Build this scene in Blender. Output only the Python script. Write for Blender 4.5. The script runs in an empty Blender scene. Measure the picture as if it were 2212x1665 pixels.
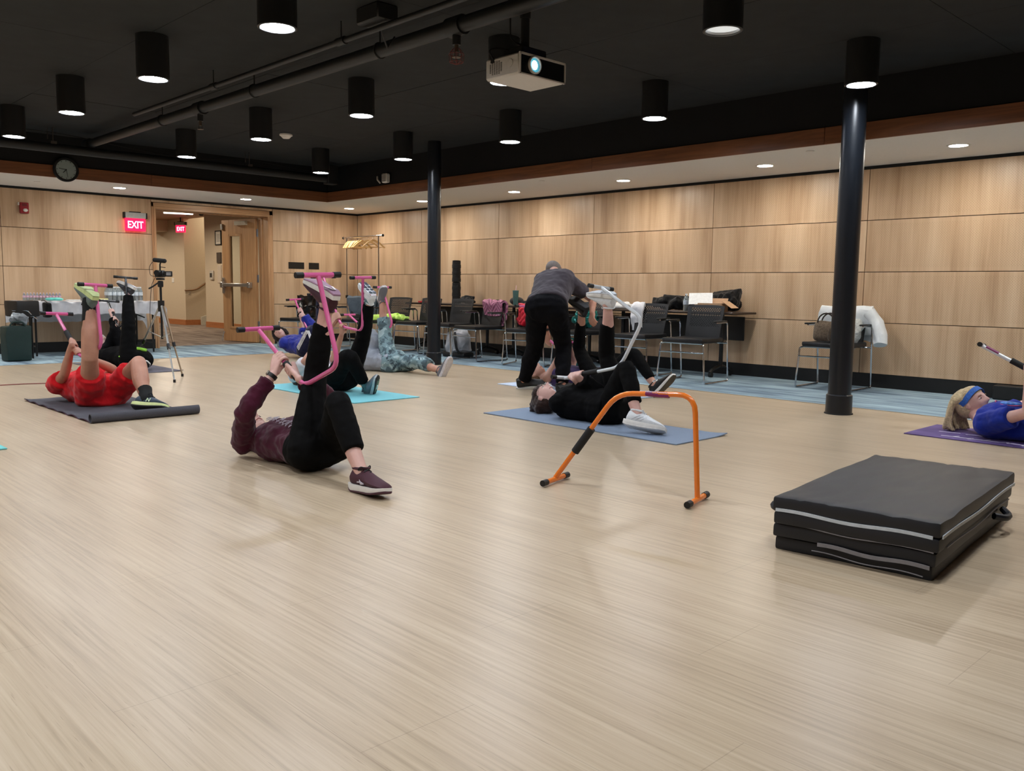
import bpy, math, random
from mathutils import Vector as V, Matrix as M, noise as NZ, Quaternion as Q
random.seed(7)
PI = math.pi
scene = bpy.context.scene
C = scene.collection
# ------------------------------------------------------------------ camera
FPX = 1874.744
CAM = V((-9.1468, -13.5987, 0.9829))
_yaw, _pit, _rol = .7683, -.1099, .0131
CF = V((math.sin(_yaw)*math.cos(_pit), math.cos(_yaw)*math.cos(_pit), math.sin(_pit)))
_rt = V((math.cos(_yaw), -math.sin(_yaw), 0)); _up = _rt.cross(CF)
CR = _rt*math.cos(_rol)+_up*math.sin(_rol); CU = -_rt*math.sin(_rol)+_up*math.cos(_rol)
cam = bpy.data.cameras.new('camera'); camo = bpy.data.objects.new('camera', cam); C.objects.link(camo)
cam.sensor_fit = 'HORIZONTAL'; cam.sensor_width = 36; cam.lens = FPX/2212*36; cam.clip_start = .05; cam.clip_end = 80
camo.matrix_world = M(((CR.x, CU.x, -CF.x, CAM.x), (CR.y, CU.y, -CF.y, CAM.y), (CR.z, CU.z, -CF.z, CAM.z), (0, 0, 0, 1)))
scene.camera = camo
# ------------------------------------------------------------------ light
scene.view_settings.view_transform = 'Standard'; scene.view_settings.look = 'None'
scene.view_settings.gamma = 1; scene.view_settings.use_curve_mapping = False
scene.view_settings.exposure = 0.25
_cy = scene.cycles; _cy.max_bounces = 6; _cy.diffuse_bounces = 3; _cy.glossy_bounces = 3; _cy.transmission_bounces = 6; _cy.transparent_max_bounces = 8; _cy.use_adaptive_sampling = True; _cy.adaptive_threshold = .06
world = bpy.data.worlds.new('world'); scene.world = world; world.use_nodes = True
world.node_tree.nodes['Background'].inputs[0].default_value = (.6, .65, .7, 1)
world.node_tree.nodes['Background'].inputs[1].default_value = .02
CAN_W, SOF_W, HALL_W = 13, 14, 34     # watts per downlight beyond the frame, and per fill lamp in the hallway
CAN_E, SOF_E = 170, 230               # lens brightness of the downlights in view
def lamp(name, loc, w, size, spread, col, parent=None):
    l = bpy.data.lights.new(name, 'AREA'); l.shape = 'DISK'; l.size = size; l.energy = w; l.color = col
    l.spread = math.radians(spread)
    o = bpy.data.objects.new(name, l); o.location = loc; C.objects.link(o)
    if parent: o.parent = parent
    return o
# ------------------------------------------------------------------ materials
MATS = {}
def lin(c):
    return tuple((x/12.92 if x <= .04045 else ((x+.055)/1.055)**2.4) for x in [v/255 for v in c])
def nodes(name):
    m = bpy.data.materials.new(name); m.use_nodes = True
    nt = m.node_tree; b = nt.nodes['Principled BSDF']
    return m, nt, b
def nd(nt, t, **kw):
    n = nt.nodes.new(t)
    for k, v in kw.items():
        if k.startswith('i_'): n.inputs[int(k[2:])].default_value = v
        else: setattr(n, k, v)
    return n
def mth(nt, op, a, b=None, c=None):
    n = nt.nodes.new('ShaderNodeMath'); n.operation = op
    for i, x in enumerate((a, b, c)):
        if x is None: continue
        if isinstance(x, (int, float)): n.inputs[i].default_value = x
        else: nt.links.new(x, n.inputs[i])
    return n.outputs[0]
def ramp(nt, fac, stops):
    n = nt.nodes.new('ShaderNodeValToRGB'); e = n.color_ramp.elements
    while len(e) < len(stops): e.new(.5)
    for i, (p, c) in enumerate(stops): e[i].position = p; e[i].color = (*c, 1)
    nt.links.new(fac, n.inputs[0]); return n.outputs[0]
def mixc(nt, fac, a, b, mode='MIX'):
    n = nt.nodes.new('ShaderNodeMix'); n.data_type = 'RGBA'; n.blend_type = mode
    for s, x in ((0, fac), (6, a), (7, b)):
        if isinstance(x, (int, float)): n.inputs[s].default_value = x
        elif isinstance(x, tuple): n.inputs[s].default_value = (*x, 1)
        else: nt.links.new(x, n.inputs[s])
    return n.outputs[2]
def coords(nt, scale=(1, 1, 1), rnd=False, kind='Object'):
    tc = nt.nodes.new('ShaderNodeTexCoord'); mp = nt.nodes.new('ShaderNodeMapping')
    nt.links.new(tc.outputs[kind], mp.inputs[0]); mp.inputs['Scale'].default_value = scale
    if rnd:
        oi = nt.nodes.new('ShaderNodeObjectInfo'); vm = nt.nodes.new('ShaderNodeVectorMath'); vm.operation = 'SCALE'
        cb = nt.nodes.new('ShaderNodeCombineXYZ')
        for i in range(3): nt.links.new(oi.outputs['Random'], cb.inputs[i])
        nt.links.new(cb.outputs[0], vm.inputs[0]); vm.inputs['Scale'].default_value = 57.
        nt.links.new(vm.outputs[0], mp.inputs['Location'])
    return mp.outputs[0]
def noise(nt, vec, scale, detail=3, rough=.5, dist=0):
    n = nt.nodes.new('ShaderNodeTexNoise'); n.inputs['Scale'].default_value = scale
    n.inputs['Detail'].default_value = detail; n.inputs['Roughness'].default_value = rough; n.inputs['Distortion'].default_value = dist
    nt.links.new(vec, n.inputs['Vector']); return n.outputs[0]
def bump(nt, b, h, s=.2, d=.01):
    n = nt.nodes.new('ShaderNodeBump'); n.inputs['Strength'].default_value = s; n.inputs['Distance'].default_value = d
    nt.links.new(h, n.inputs['Height']); nt.links.new(n.outputs[0], b.inputs['Normal'])
def pm(name, rgb, rough=.5, metal=0, var=.08, nscale=40, bmp=.15, spec=.5, emit=None, es=0, alpha=None, trans=0, coat=0, sheen=0):
    if name in MATS: return MATS[name]
    m, nt, b = nodes(name); c = lin(rgb)
    b.inputs['Roughness'].default_value = rough; b.inputs['Metallic'].default_value = metal
    b.inputs['Specular IOR Level'].default_value = spec; b.inputs['Transmission Weight'].default_value = trans
    b.inputs['Coat Weight'].default_value = coat; b.inputs['Sheen Weight'].default_value = sheen
    v = coords(nt); n = noise(nt, v, nscale, 3)
    if var:
        nt.links.new(ramp(nt, n, [(.3, tuple(x*(1-var) for x in c)), (.7, tuple(min(1, x*(1+var)) for x in c))]), b.inputs['Base Color'])
    else: b.inputs['Base Color'].default_value = (*c, 1)
    if bmp: bump(nt, b, n, bmp, .004)
    if emit: b.inputs['Emission Color'].default_value = (*lin(emit), 1); b.inputs['Emission Strength'].default_value = es
    MATS[name] = m; return m
def cloth(name, rgb, var=.12, fold=.35, fscale=9, rough=.85, sheen=.15):
    if name in MATS: return MATS[name]
    m, nt, b = nodes(name); c = lin(rgb); v = coords(nt)
    n1 = noise(nt, v, fscale, 4, .55, .6); n2 = noise(nt, v, 260, 2)
    nt.links.new(ramp(nt, n1, [(.3, tuple(x*(1-var) for x in c)), (.7, tuple(min(1, x*(1+var)) for x in c))]), b.inputs['Base Color'])
    b.inputs['Roughness'].default_value = rough; b.inputs['Sheen Weight'].default_value = sheen; b.inputs['Specular IOR Level'].default_value = .12
    h = mth(nt, 'ADD', n1, mth(nt, 'MULTIPLY', n2, .05)); bump(nt, b, h, fold, .02)
    MATS[name] = m; return m
def wood_panel(name, perf, base=((172, 140, 109), (200, 169, 137), (217, 189, 158))):
    m, nt, b = nodes(name)
    v = coords(nt, (5.0, 5.0, .35), True); v2 = coords(nt, (60, 60, 1.6), True)
    n1 = noise(nt, v, 1.0, 4, .55, .3); n2 = noise(nt, v2, 1.0, 3, .6)
    f = mth(nt, 'ADD', mth(nt, 'MULTIPLY', n1, .8), mth(nt, 'MULTIPLY', n2, .22))
    col = ramp(nt, f, [(.34, lin(base[0])), (.5, lin(base[1])), (.68, lin(base[2]))])
    h = n2
    if perf:
        tc = nt.nodes.new('ShaderNodeTexCoord'); sp = nt.nodes.new('ShaderNodeSeparateXYZ'); nt.links.new(tc.outputs['Object'], sp.inputs[0])
        px_, pz_ = .024, .0125
        row = mth(nt, 'FLOOR', mth(nt, 'DIVIDE', sp.outputs[2], pz_))
        off = mth(nt, 'MULTIPLY', mth(nt, 'MODULO', mth(nt, 'ABSOLUTE', row), 2), .5)
        u = mth(nt, 'SUBTRACT', mth(nt, 'FRACT', mth(nt, 'ADD', mth(nt, 'DIVIDE', sp.outputs[1], px_), off)), .5)
        w = mth(nt, 'SUBTRACT', mth(nt, 'FRACT', mth(nt, 'DIVIDE', sp.outputs[2], pz_)), .5)
        d = mth(nt, 'SQRT', mth(nt, 'ADD', mth(nt, 'POWER', mth(nt, 'MULTIPLY', u, px_), 2), mth(nt, 'POWER', mth(nt, 'MULTIPLY', w, pz_), 2)))
        hole = mth(nt, 'LESS_THAN', d, .0021)
        ins = mth(nt, 'MULTIPLY', mth(nt, 'LESS_THAN', mth(nt, 'ABSOLUTE', sp.outputs[1]), .947-.06), mth(nt, 'LESS_THAN', mth(nt, 'ABSOLUTE', sp.outputs[2]), .265-.035))
        hole = mth(nt, 'MULTIPLY', hole, ins)
        col = mixc(nt, mth(nt, 'MULTIPLY', hole, .85), col, lin((64, 44, 28)))
    nt.links.new(col, b.inputs['Base Color']); b.inputs['Roughness'].default_value = .38; b.inputs['Specular IOR Level'].default_value = .45
    bump(nt, b, h, .05, .003)
    MATS[name] = m; return m
def wood_plain(name, c0, c1, axis='x', rough=.4, sc=1.0):
    m, nt, b = nodes(name)
    s = {'x': (.8, 14, 14), 'y': (14, .8, 14), 'z': (14, 14, .8)}[axis]
    v = coords(nt, tuple(k*sc for k in s), True); n = noise(nt, v, 1.5, 5, .6, 1.2)
    nt.links.new(ramp(nt, n, [(.3, lin(c0)), (.7, lin(c1))]), b.inputs['Base Color'])
    b.inputs['Roughness'].default_value = rough; bump(nt, b, n, .06, .003)
    MATS[name] = m; return m
def floor_mat():
    m, nt, b = nodes('vinyl_floor')
    v = coords(nt, (1, 1, 1), False, 'Generated')
    tc = nt.nodes.new('ShaderNodeTexCoord')
    def mp(s):
        k = nt.nodes.new('ShaderNodeMapping'); nt.links.new(tc.outputs['Object'], k.inputs[0]); k.inputs['Scale'].default_value = s; return k.outputs[0]
    a = noise(nt, mp((70, 1.6, 1)), 1.0, 4, .6, .15)      # long thin streaks along Y
    c = noise(nt, mp((190, 9, 1)), 1.0, 3, .6)            # short dark flecks
    g = noise(nt, mp((6, .8, 1)), 1.0, 2)                 # broad tone
    f = mth(nt, 'ADD', mth(nt, 'MULTIPLY', a, .7), mth(nt, 'MULTIPLY', g, .3))
    col = ramp(nt, f, [(.33, lin((165, 146, 121))), (.5, lin((187, 168, 142))), (.68, lin((200, 183, 158)))])
    fl = ramp(nt, c, [(.27, (1, 1, 1)), (.36, (0, 0, 0))])
    col = mixc(nt, mth(nt, 'MULTIPLY', fl, .4), col, lin((120, 98, 74)))
    sp = nt.nodes.new('ShaderNodeSeparateXYZ'); nt.links.new(tc.outputs['Object'], sp.inputs[0])
    # faint seams of the boards
    bx = mth(nt, 'DIVIDE', sp.outputs[0], .32); fx = mth(nt, 'ABSOLUTE', mth(nt, 'SUBTRACT', mth(nt, 'FRACT', bx), .5))
    off = mth(nt, 'MULTIPLY', mth(nt, 'FRACT', mth(nt, 'MULTIPLY', mth(nt, 'FLOOR', bx), .381)), 1.0)
    fy = mth(nt, 'ABSOLUTE', mth(nt, 'SUBTRACT', mth(nt, 'FRACT', mth(nt, 'ADD', mth(nt, 'DIVIDE', sp.outputs[1], 1.4), off)), .5))
    seam = mth(nt, 'MAXIMUM', mth(nt, 'GREATER_THAN', fx, .4965), mth(nt, 'GREATER_THAN', fy, .4991))
    col = mixc(nt, mth(nt, 'MULTIPLY', seam, .3), col, lin((110, 90, 70)))
    nt.links.new(col, b.inputs['Base Color'])
    r = mth(nt, 'ADD', mth(nt, 'MULTIPLY', a, .12), .26); nt.links.new(r, b.inputs['Roughness'])
    b.inputs['Specular IOR Level'].default_value = .42
    bump(nt, b, a, .05, .002)
    MATS['floor'] = m; return m
def carpet_mat(name, cs):
    m, nt, b = nodes(name); tc = nt.nodes.new('ShaderNodeTexCoord')
    def mp(s, l=(0, 0, 0)):
        k = nt.nodes.new('ShaderNodeMapping'); nt.links.new(tc.outputs['Object'], k.inputs[0]); k.inputs['Scale'].default_value = s; k.inputs['Location'].default_value = l; return k.outputs[0]
    n1 = noise(nt, mp((7, 1.1, 1)), 1.0, 3, .6, .2); n2 = noise(nt, mp((400, 400, 400)), 1.0, 2)
    n3 = noise(nt, mp((1.0, .5, 1), (5, 3, 0)), 1.0, 2)
    f = mth(nt, 'ADD', mth(nt, 'MULTIPLY', n1, .75), mth(nt, 'MULTIPLY', n3, .25))
    col = ramp(nt, f, [(.34, lin(cs[0])), (.46, lin(cs[1])), (.56, lin(cs[2])), (.68, lin(cs[3]))])
    col = mixc(nt, .25, col, ramp(nt, n2, [(.3, (0, 0, 0)), (.7, (1, 1, 1))]), 'SOFT_LIGHT')
    nt.links.new(col, b.inputs['Base Color']); b.inputs['Roughness'].default_value = .95; b.inputs['Specular IOR Level'].default_value = .1
    bump(nt, b, n2, .3, .004); MATS[name] = m; return m
def emis(name, rgb, s):
    m, nt, b = nodes(name); b.inputs['Base Color'].default_value = (*lin(rgb), 1)
    b.inputs['Emission Color'].default_value = (*lin(rgb), 1); b.inputs['Emission Strength'].default_value = s; MATS[name] = m; return m
def glass(name, rgb=(235, 245, 245), rough=.03, ior=1.45):
    m, nt, b = nodes(name); b.inputs['Base Color'].default_value = (*lin(rgb), 1); b.inputs['Roughness'].default_value = rough
    b.inputs['Transmission Weight'].default_value = 1; b.inputs['IOR'].default_value = ior; MATS[name] = m; return m
# ------------------------------------------------------------------ helpers
ROOT = {}
def at(px, py, d):
    "world point seen at photo pixel (px,py), d metres in front of the camera"
    return CAM+(CF+CR*((px-1106)/FPX)-CU*((py-832.5)/FPX))*d
def dep(p): return (V(p)-CAM).dot(CF)
def flr(px, py, z=0):
    r = CF+CR*((px-1106)/FPX)-CU*((py-832.5)/FPX); return CAM+r*((z-CAM.z)/r.z)
def tag(o, label=None, cat=None, group=None, kind=None):
    if label: o['label'] = label
    if cat: o['category'] = cat
    if group: o['group'] = group
    if kind: o['kind'] = kind
    return o
def thing(name, label, cat, loc=(0, 0, 0), rz=0, group=None):
    o = bpy.data.objects.new(name, None); C.objects.link(o); o.empty_display_size = .1
    o.location = loc; o.rotation_euler = (0, 0, rz); ROOT[o] = M.Translation(V(loc)) @ M.Rotation(rz, 4, 'Z')
    return tag(o, label, cat, group)
def dup(o, parent=None, loc=None, rz=None, label=None, group=None):
    c = o.copy(); C.objects.link(c)
    if parent: c.parent = parent
    if loc is not None: c.location = loc
    if rz is not None: c.rotation_euler = (0, 0, rz)
    if label: c['label'] = label
    if group: c['group'] = group
    if o in ROOT and loc is not None: ROOT[c] = M.Translation(V(loc)) @ M.Rotation(rz or 0, 4, 'Z')
    for ch in list(o.children): dup(ch, c)
    return c
def frame(d, up=(0, 0, 1)):
    d = V(d).normalized(); u = V(up)
    if abs(d.dot(u.normalized())) > .98: u = V((1, 0, 0)) if abs(d.x) < .9 else V((0, 1, 0))
    x = u.cross(d).normalized(); y = d.cross(x); return x, y, d
class MB:
    def __init__(s): s.v = []; s.f = []
    def add(s, vs, fs):
        n = len(s.v); s.v += [V(p) for p in vs]; s.f += [[i+n for i in f] for f in fs]; return s
    def box(s, c, d, rot=None, bev=0):
        c = V(c); x, y, z = [k/2 for k in d]
        if bev:
            b = min(bev, x*.9, y*.9, z*.9); vs = []; ix = {}
            for sx in (-1, 1):
                for sy in (-1, 1):
                    for sz in (-1, 1):
                        for k in range(3):
                            ix[sx, sy, sz, k] = len(vs)
                            vs.append(V((sx*(x-(b if k != 0 else 0)), sy*(y-(b if k != 1 else 0)), sz*(z-(b if k != 2 else 0)))))
            fs = []
            for k in range(3):
                for sg in (-1, 1):
                    q = []
                    for (a, e) in ((-1, -1), (1, -1), (1, 1), (-1, 1)):
                        t = [0, 0, 0]; t[k] = sg; t[(k+1) % 3] = a; t[(k+2) % 3] = e; q.append(ix[(*t, k)])
                    fs.append(q if sg > 0 else q[::-1])
            for k in range(3):
                a, e = (k+1) % 3, (k+2) % 3
                for sa in (-1, 1):
                    for se in (-1, 1):
                        q = []
                        for sg, kk in ((-1, a), (1, a), (1, e), (-1, e)):
                            t = [0, 0, 0]; t[k] = sg; t[a] = sa; t[e] = se; q.append(ix[(*t, kk)])
                        fs.append(q if sa*se < 0 else q[::-1])
            for sx in (-1, 1):
                for sy in (-1, 1):
                    for sz in (-1, 1):
                        q = [ix[sx, sy, sz, k] for k in range(3)]; fs.append(q if sx*sy*sz > 0 else q[::-1])
        else:
            vs = [V((a*x, b*y, e*z)) for a in (-1, 1) for b in (-1, 1) for e in (-1, 1)]
            fs = [(0, 1, 3, 2), (4, 6, 7, 5), (0, 4, 5, 1), (2, 3, 7, 6), (0, 2, 6, 4), (1, 5, 7, 3)]
        if rot is not None: vs = [rot @ p for p in vs]
        return s.add([p+c for p in vs], fs)
    def bx(s, x0, x1, y0, y1, z0, z1, bev=0):
        return s.box(((x0+x1)/2, (y0+y1)/2, (z0+z1)/2), (abs(x1-x0), abs(y1-y0), abs(z1-z0)), None, bev)
    def rings(s, rs, cap=True, closed=False):
        n = len(rs[0]); vs = [p for r in rs for p in r]; fs = []
        m = len(rs)
        for i in range(m if closed else m-1):
            j = (i+1) % m
            for k in range(n): fs.append((i*n+k, i*n+(k+1) % n, j*n+(k+1) % n, j*n+k))
        if cap and not closed: fs.append(tuple(range(n-1, -1, -1))); fs.append(tuple((m-1)*n+k for k in range(n)))
        return s.add(vs, fs)
    def tube(s, pts, r, seg=10, bend=0, up=(0, 0, 1), cap=True):
        pts = [V(p) for p in pts]
        if bend:
            o = [pts[0]]
            for i in range(1, len(pts)-1):
                a, b, c = pts[i-1], pts[i], pts[i+1]; l = min(bend, (a-b).length*.45, (c-b).length*.45)
                p0 = b+(a-b).normalized()*l; p2 = b+(c-b).normalized()*l
                for t in (0, .2, .4, .6, .8, 1): o.append(p0*(1-t)**2+b*2*t*(1-t)+p2*t*t)
            o.append(pts[-1]); pts = o
        rr = r if isinstance(r, (list, tuple)) else [r]*len(pts)
        if len(rr) != len(pts): rr = [rr[0]+(rr[-1]-rr[0])*i/(len(pts)-1) for i in range(len(pts))]
        out = []; x = None
        for i, p in enumerate(pts):
            d = (pts[min(i+1, len(pts)-1)]-pts[max(i-1, 0)]).normalized()
            if x is None: x, y, _ = frame(d, up)
            else:
                x = (x-d*x.dot(d))
                x = x.normalized() if x.length > 1e-6 else frame(d, up)[0]
                y = d.cross(x)
            out.append([p+(x*math.cos(2*PI*k/seg)+y*math.sin(2*PI*k/seg))*rr[i] for k in range(seg)])
        return s.rings(out, cap)
    def cyl(s, a, b, r, seg=16, r2=None): return s.tube([a, b], [r, r if r2 is None else r2], seg)
    def lathe(s, prof, o=(0, 0, 0), ax=(0, 0, 1), seg=24, closed=False):
        x, y, d = frame(ax, (0, 1, 0) if abs(V(ax).normalized().z) > .9 else (0, 0, 1)); o = V(o)
        return s.rings([[o+d*h+(x*math.cos(2*PI*k/seg)+y*math.sin(2*PI*k/seg))*max(r, 1e-4) for k in range(seg)] for r, h in prof], not closed, closed)
    def ell(s, c, r, rot=None, seg=16, rg=10):
        c = V(c); out = []
        for i in range(rg+1):
            t = -PI/2+PI*i/rg; q = max(math.cos(t), .02)
            ring = [V((r[0]*q*math.cos(2*PI*k/seg), r[1]*q*math.sin(2*PI*k/seg), r[2]*math.sin(t))) for k in range(seg)]
            out.append([(rot @ p if rot is not None else p)+c for p in ring])
        return s.rings(out)
    def prism(s, poly, o, x, y, th):
        "extrude 2D polygon (in axes x,y at o) by th along x cross y"
        o, x, y = V(o), V(x), V(y); n = x.cross(y).normalized()*th
        a = [o+x*p[0]+y*p[1] for p in poly]; k = len(poly)
        return s.add(a+[p+n for p in a], [tuple(range(k-1, -1, -1)), tuple(range(k, 2*k))]+[(i, (i+1) % k, (i+1) % k+k, i+k) for i in range(k)])
    def grid(s, fn, nu, nv, th=0, flip=False):
        "surface fn(u,v) u,v in 0..1, optional thickness along local normal"
        P = [[V(fn(i/nu, j/nv)) for j in range(nv+1)] for i in range(nu+1)]
        N = [[None]*(nv+1) for _ in range(nu+1)]
        for i in range(nu+1):
            for j in range(nv+1):
                a = P[min(i+1, nu)][j]-P[max(i-1, 0)][j]; b = P[i][min(j+1, nv)]-P[i][max(j-1, 0)]
                n = a.cross(b); N[i][j] = n.normalized() if n.length > 1e-9 else V((0, 0, 1))
        w = nv+1; vs = [P[i][j] for i in range(nu+1) for j in range(w)]
        fs = [(i*w+j, (i+1)*w+j, (i+1)*w+j+1, i*w+j+1) for i in range(nu) for j in range(nv)]
        if th:
            k = len(vs); vs += [P[i][j]-N[i][j]*th for i in range(nu+1) for j in range(w)]
            fs += [tuple(k+q for q in f[::-1]) for f in fs[:]]
            for i in range(nu): fs += [(i*w, i*w+k, (i+1)*w+k, (i+1)*w), ((i+1)*w+nv, (i+1)*w+nv+k, i*w+nv+k, i*w+nv)]
            for j in range(nv): fs += [(j+1, j+1+k, j+k, j), (nu*w+j, nu*w+j+k, nu*w+j+1+k, nu*w+j+1)]
        return s.add(vs, fs)
    def mesh(s, name, mat=None, smooth=True, angle=40, inv=None):
        me = bpy.data.meshes.new(name); vs = [inv @ p for p in s.v] if inv is not None else s.v
        me.from_pydata([tuple(p) for p in vs], [], s.f); me.update()
        import bmesh
        bm = bmesh.new(); bm.from_mesh(me); bmesh.ops.recalc_face_normals(bm, faces=bm.faces)
        if smooth:
            ca = math.radians(angle)
            for f in bm.faces: f.smooth = True
            for e in bm.edges: e.smooth = len(e.link_faces) == 2 and e.calc_face_angle(0) < ca
        bm.to_mesh(me); bm.free()
        if mat: me.materials.append(mat)
        return me
    def build(s, name, mat, parent=None, world=True, smooth=True, angle=40, label=None, cat=None, group=None, kind=None):
        inv = ROOT[parent].inverted() if (parent is not None and world and parent in ROOT) else None
        if parent is None and s.v:
            xs = [p.x for p in s.v]; ys = [p.y for p in s.v]; zs = [p.z for p in s.v]
            o0 = V(((min(xs)+max(xs))/2, (min(ys)+max(ys))/2, min(zs))); inv = M.Translation(-o0)
        o = bpy.data.objects.new(name, s.mesh(name, mat, smooth, angle, inv)); C.objects.link(o)
        if parent is not None: o.parent = parent; ROOT[o] = ROOT.get(parent, M())
        else: o.location = o0; ROOT[o] = M.Translation(o0)
        return tag(o, label, cat, group, kind)
def text(s, size, name, mat, parent, o, x, y, th=.001, align='CENTER', bold=0, sx=1):
    "flat lettering as a thin mesh: baseline centre o, reading along x, up y (world)"
    cu = bpy.data.curves.new(name, 'FONT'); cu.body = s; cu.size = size; cu.align_x = align; cu.align_y = 'CENTER'; cu.extrude = th/2; cu.offset = bold; cu.resolution_u = 3
    t = bpy.data.objects.new(name, cu); C.objects.link(t); bpy.context.view_layer.update()
    me = bpy.data.meshes.new_from_object(t.evaluated_get(bpy.context.evaluated_depsgraph_get()))
    C.objects.unlink(t); bpy.data.objects.remove(t)
    x, y = V(x).normalized(), V(y).normalized(); n = x.cross(y)
    inv = ROOT[parent].inverted() if parent in ROOT else M()
    for v in me.vertices: v.co = inv @ (V(o)+x*v.co.x*sx+y*v.co.y+n*v.co.z)
    me.materials.clear(); me.materials.append(mat)
    ob = bpy.data.objects.new(name, me); C.objects.link(ob); ob.parent = parent; ROOT[ob] = ROOT.get(parent, M())
    return ob
# ------------------------------------------------------------------ structure
W = 1.9
ZB, Z3, Z2, Z1, ZT = .144, .684, 1.218, 1.757, 2.290
ZS, ZF, ZC = 2.32, 2.465, 2.84         # soffit, fascia top, black ceiling
XF, YF = -1.58, -1.53                  # fascia planes
XL, YN = -12.6, -17.1                  # far left wall, wall behind the camera
m_wood = wood_panel('veneer_panel', False); m_perf = wood_panel('veneer_panel_perforated', True)
m_trimwood = wood_plain('trim_wood', (170, 126, 88), (206, 164, 122), 'z')
m_headwood = wood_plain('head_wood', (170, 126, 88), (206, 164, 122), 'x')
m_fas_x = wood_plain('fascia_wood_x', (104, 62, 36), (138, 86, 52), 'x', .5)
m_fas_y = wood_plain('fascia_wood_y', (104, 62, 36), (138, 86, 52), 'y', .5)
m_black = pm('flat_black', (16, 16, 17), .8, nscale=8, bmp=.05)
m_ceil = pm('ceiling_black', (40, 42, 43), .85, var=.12, nscale=5, bmp=.1, spec=.25)
m_ceilw = pm('ceiling_black_wall', (17, 18, 20), .7, nscale=5, spec=.3)
m_white = pm('soffit_white', (225, 220, 212), .85, var=.02, bmp=.03)
m_backing = pm('joint_dark', (48, 32, 22), .8)
m_base = pm('black_base', (9, 9, 10), .55, bmp=.05)
m_carpet = carpet_mat('carpet_blue', ((92, 108, 124), (126, 146, 160), (150, 172, 184), (172, 196, 204)))
m_hcarpet_warmlit = carpet_mat('carpet_hall_warmlit', ((96, 84, 78), (120, 106, 96), (138, 124, 112), (152, 138, 126)))  # same carpet continuing; brown tint paints in the warm hallway light
def struct(mb, name, mat, parent=None, **k):
    o = mb.build(name, mat, parent, **k)
    if parent is None: o['kind'] = 'structure'
    return o
fl = MB().bx(XL, -1.79, YN, -1.95, -.1, 0)
floor = struct(fl, 'floor', floor_mat(), smooth=False); tag(floor, 'pale streaked wood-look vinyl floor')
cp = MB().bx(-1.79, .03, YN, .34, -.1, .001).bx(XL, -1.79, -1.95, .34, -.1, .001)
struct(cp, 'floor_carpet', m_carpet, smooth=False)['label'] = 'blue grey streaked carpet border along the walls'
struct(MB().bx(-1.80, -1.785, YN, -1.945, 0, .003).bx(XL, -1.785, -1.955, -1.943, 0, .003), 'trim_1', pm('edge_strip', (150, 140, 124), .5, .3), smooth=False)
# perforated wall on the right
wr = struct(MB().bx(.022, .14, YN, .34, 0, ZC+.05), 'wall_right', m_backing, smooth=False)
struct(MB().bx(.004, .022, YN, 0, 0, ZB), 'baseboard_right', m_base, smooth=False)
struct(MB().bx(.002, .022, YN, 0, ZT, ZS), 'trim_2', m_black, smooth=False)
zs = [ZB, Z3, Z2, Z1, ZT]
def panel_mesh(w, h, mat, name):      # face towards local -X, centred
    g = .0035; me = MB().box((.01, 0, 0), (.02, w-2*g, h-2*g), None, .0012).mesh(name, mat); return me
pmesh = {}
for i in range(9):
    for k in range(4):
        h = zs[k+1]-zs[k]; m = m_wood if i == 0 else m_perf; key = (m.name, k)
        if key not in pmesh: pmesh[key] = panel_mesh(W, h, m, 'panel')
        o = bpy.data.objects.new('panel', pmesh[key]); C.objects.link(o); o.parent = wr
        o.location = V((0, -W*(i+.5), (zs[k]+zs[k+1])/2))-wr.location
# back wall with the double door
XD0, XD1 = -3.755, -1.708              # outer edges of the door casing
wb = struct(MB().bx(XL, XD0+.03, .022, .30, 0, ZC+.05).bx(XD1-.03, .022, .022, .30, 0, ZC+.05).bx(XD0+.03, XD1-.03, .022, .30, 2.2, ZC+.05), 'wall_back', m_backing, smooth=False)
struct(MB().bx(XL, XD0, .004, .022, 0, ZB).bx(XD1, .0, .004, .022, 0, ZB), 'baseboard_back', m_base, smooth=False)
struct(MB().bx(XL, .002, .002, .022, ZT, ZS), 'trim_3', m_black, smooth=False)
def wall_panel_back(x0, x1, z0, z1):
    g = .0035; key = ('b', round(x1-x0, 3), round(z1-z0, 3))
    if key not in pmesh: pmesh[key] = MB().box((0, .01, 0), (x1-x0-2*g, .02, z1-z0-2*g), None, .0012).mesh('panel', m_wood)
    o = bpy.data.objects.new('panel', pmesh[key]); C.objects.link(o); o.parent = wb
    o.location = V(((x0+x1)/2, 0, (z0+z1)/2))-wb.location
XA = -5.818
for k in range(4):
    wall_panel_back(XD1, 0, zs[k], zs[k+1]); wall_panel_back(XA, XD0, zs[k], zs[k+1])
    for j in range(4): wall_panel_back(XA-W*(j+1), XA-W*j, zs[k], zs[k+1])
wall_panel_back(XD0, XD1, 2.248, ZT)
# other two walls (behind and left of the camera)
for nm, bxs in (('wall_left', (XL-.12, XL, YN, .3, 0, ZC+.05)), ('wall_front', (XL, .14, YN-.12, YN, 0, ZC+.05))):
    struct(MB().bx(*bxs), nm, pm('plain_wall', (196, 168, 138), .6, var=.04), smooth=False)
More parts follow.
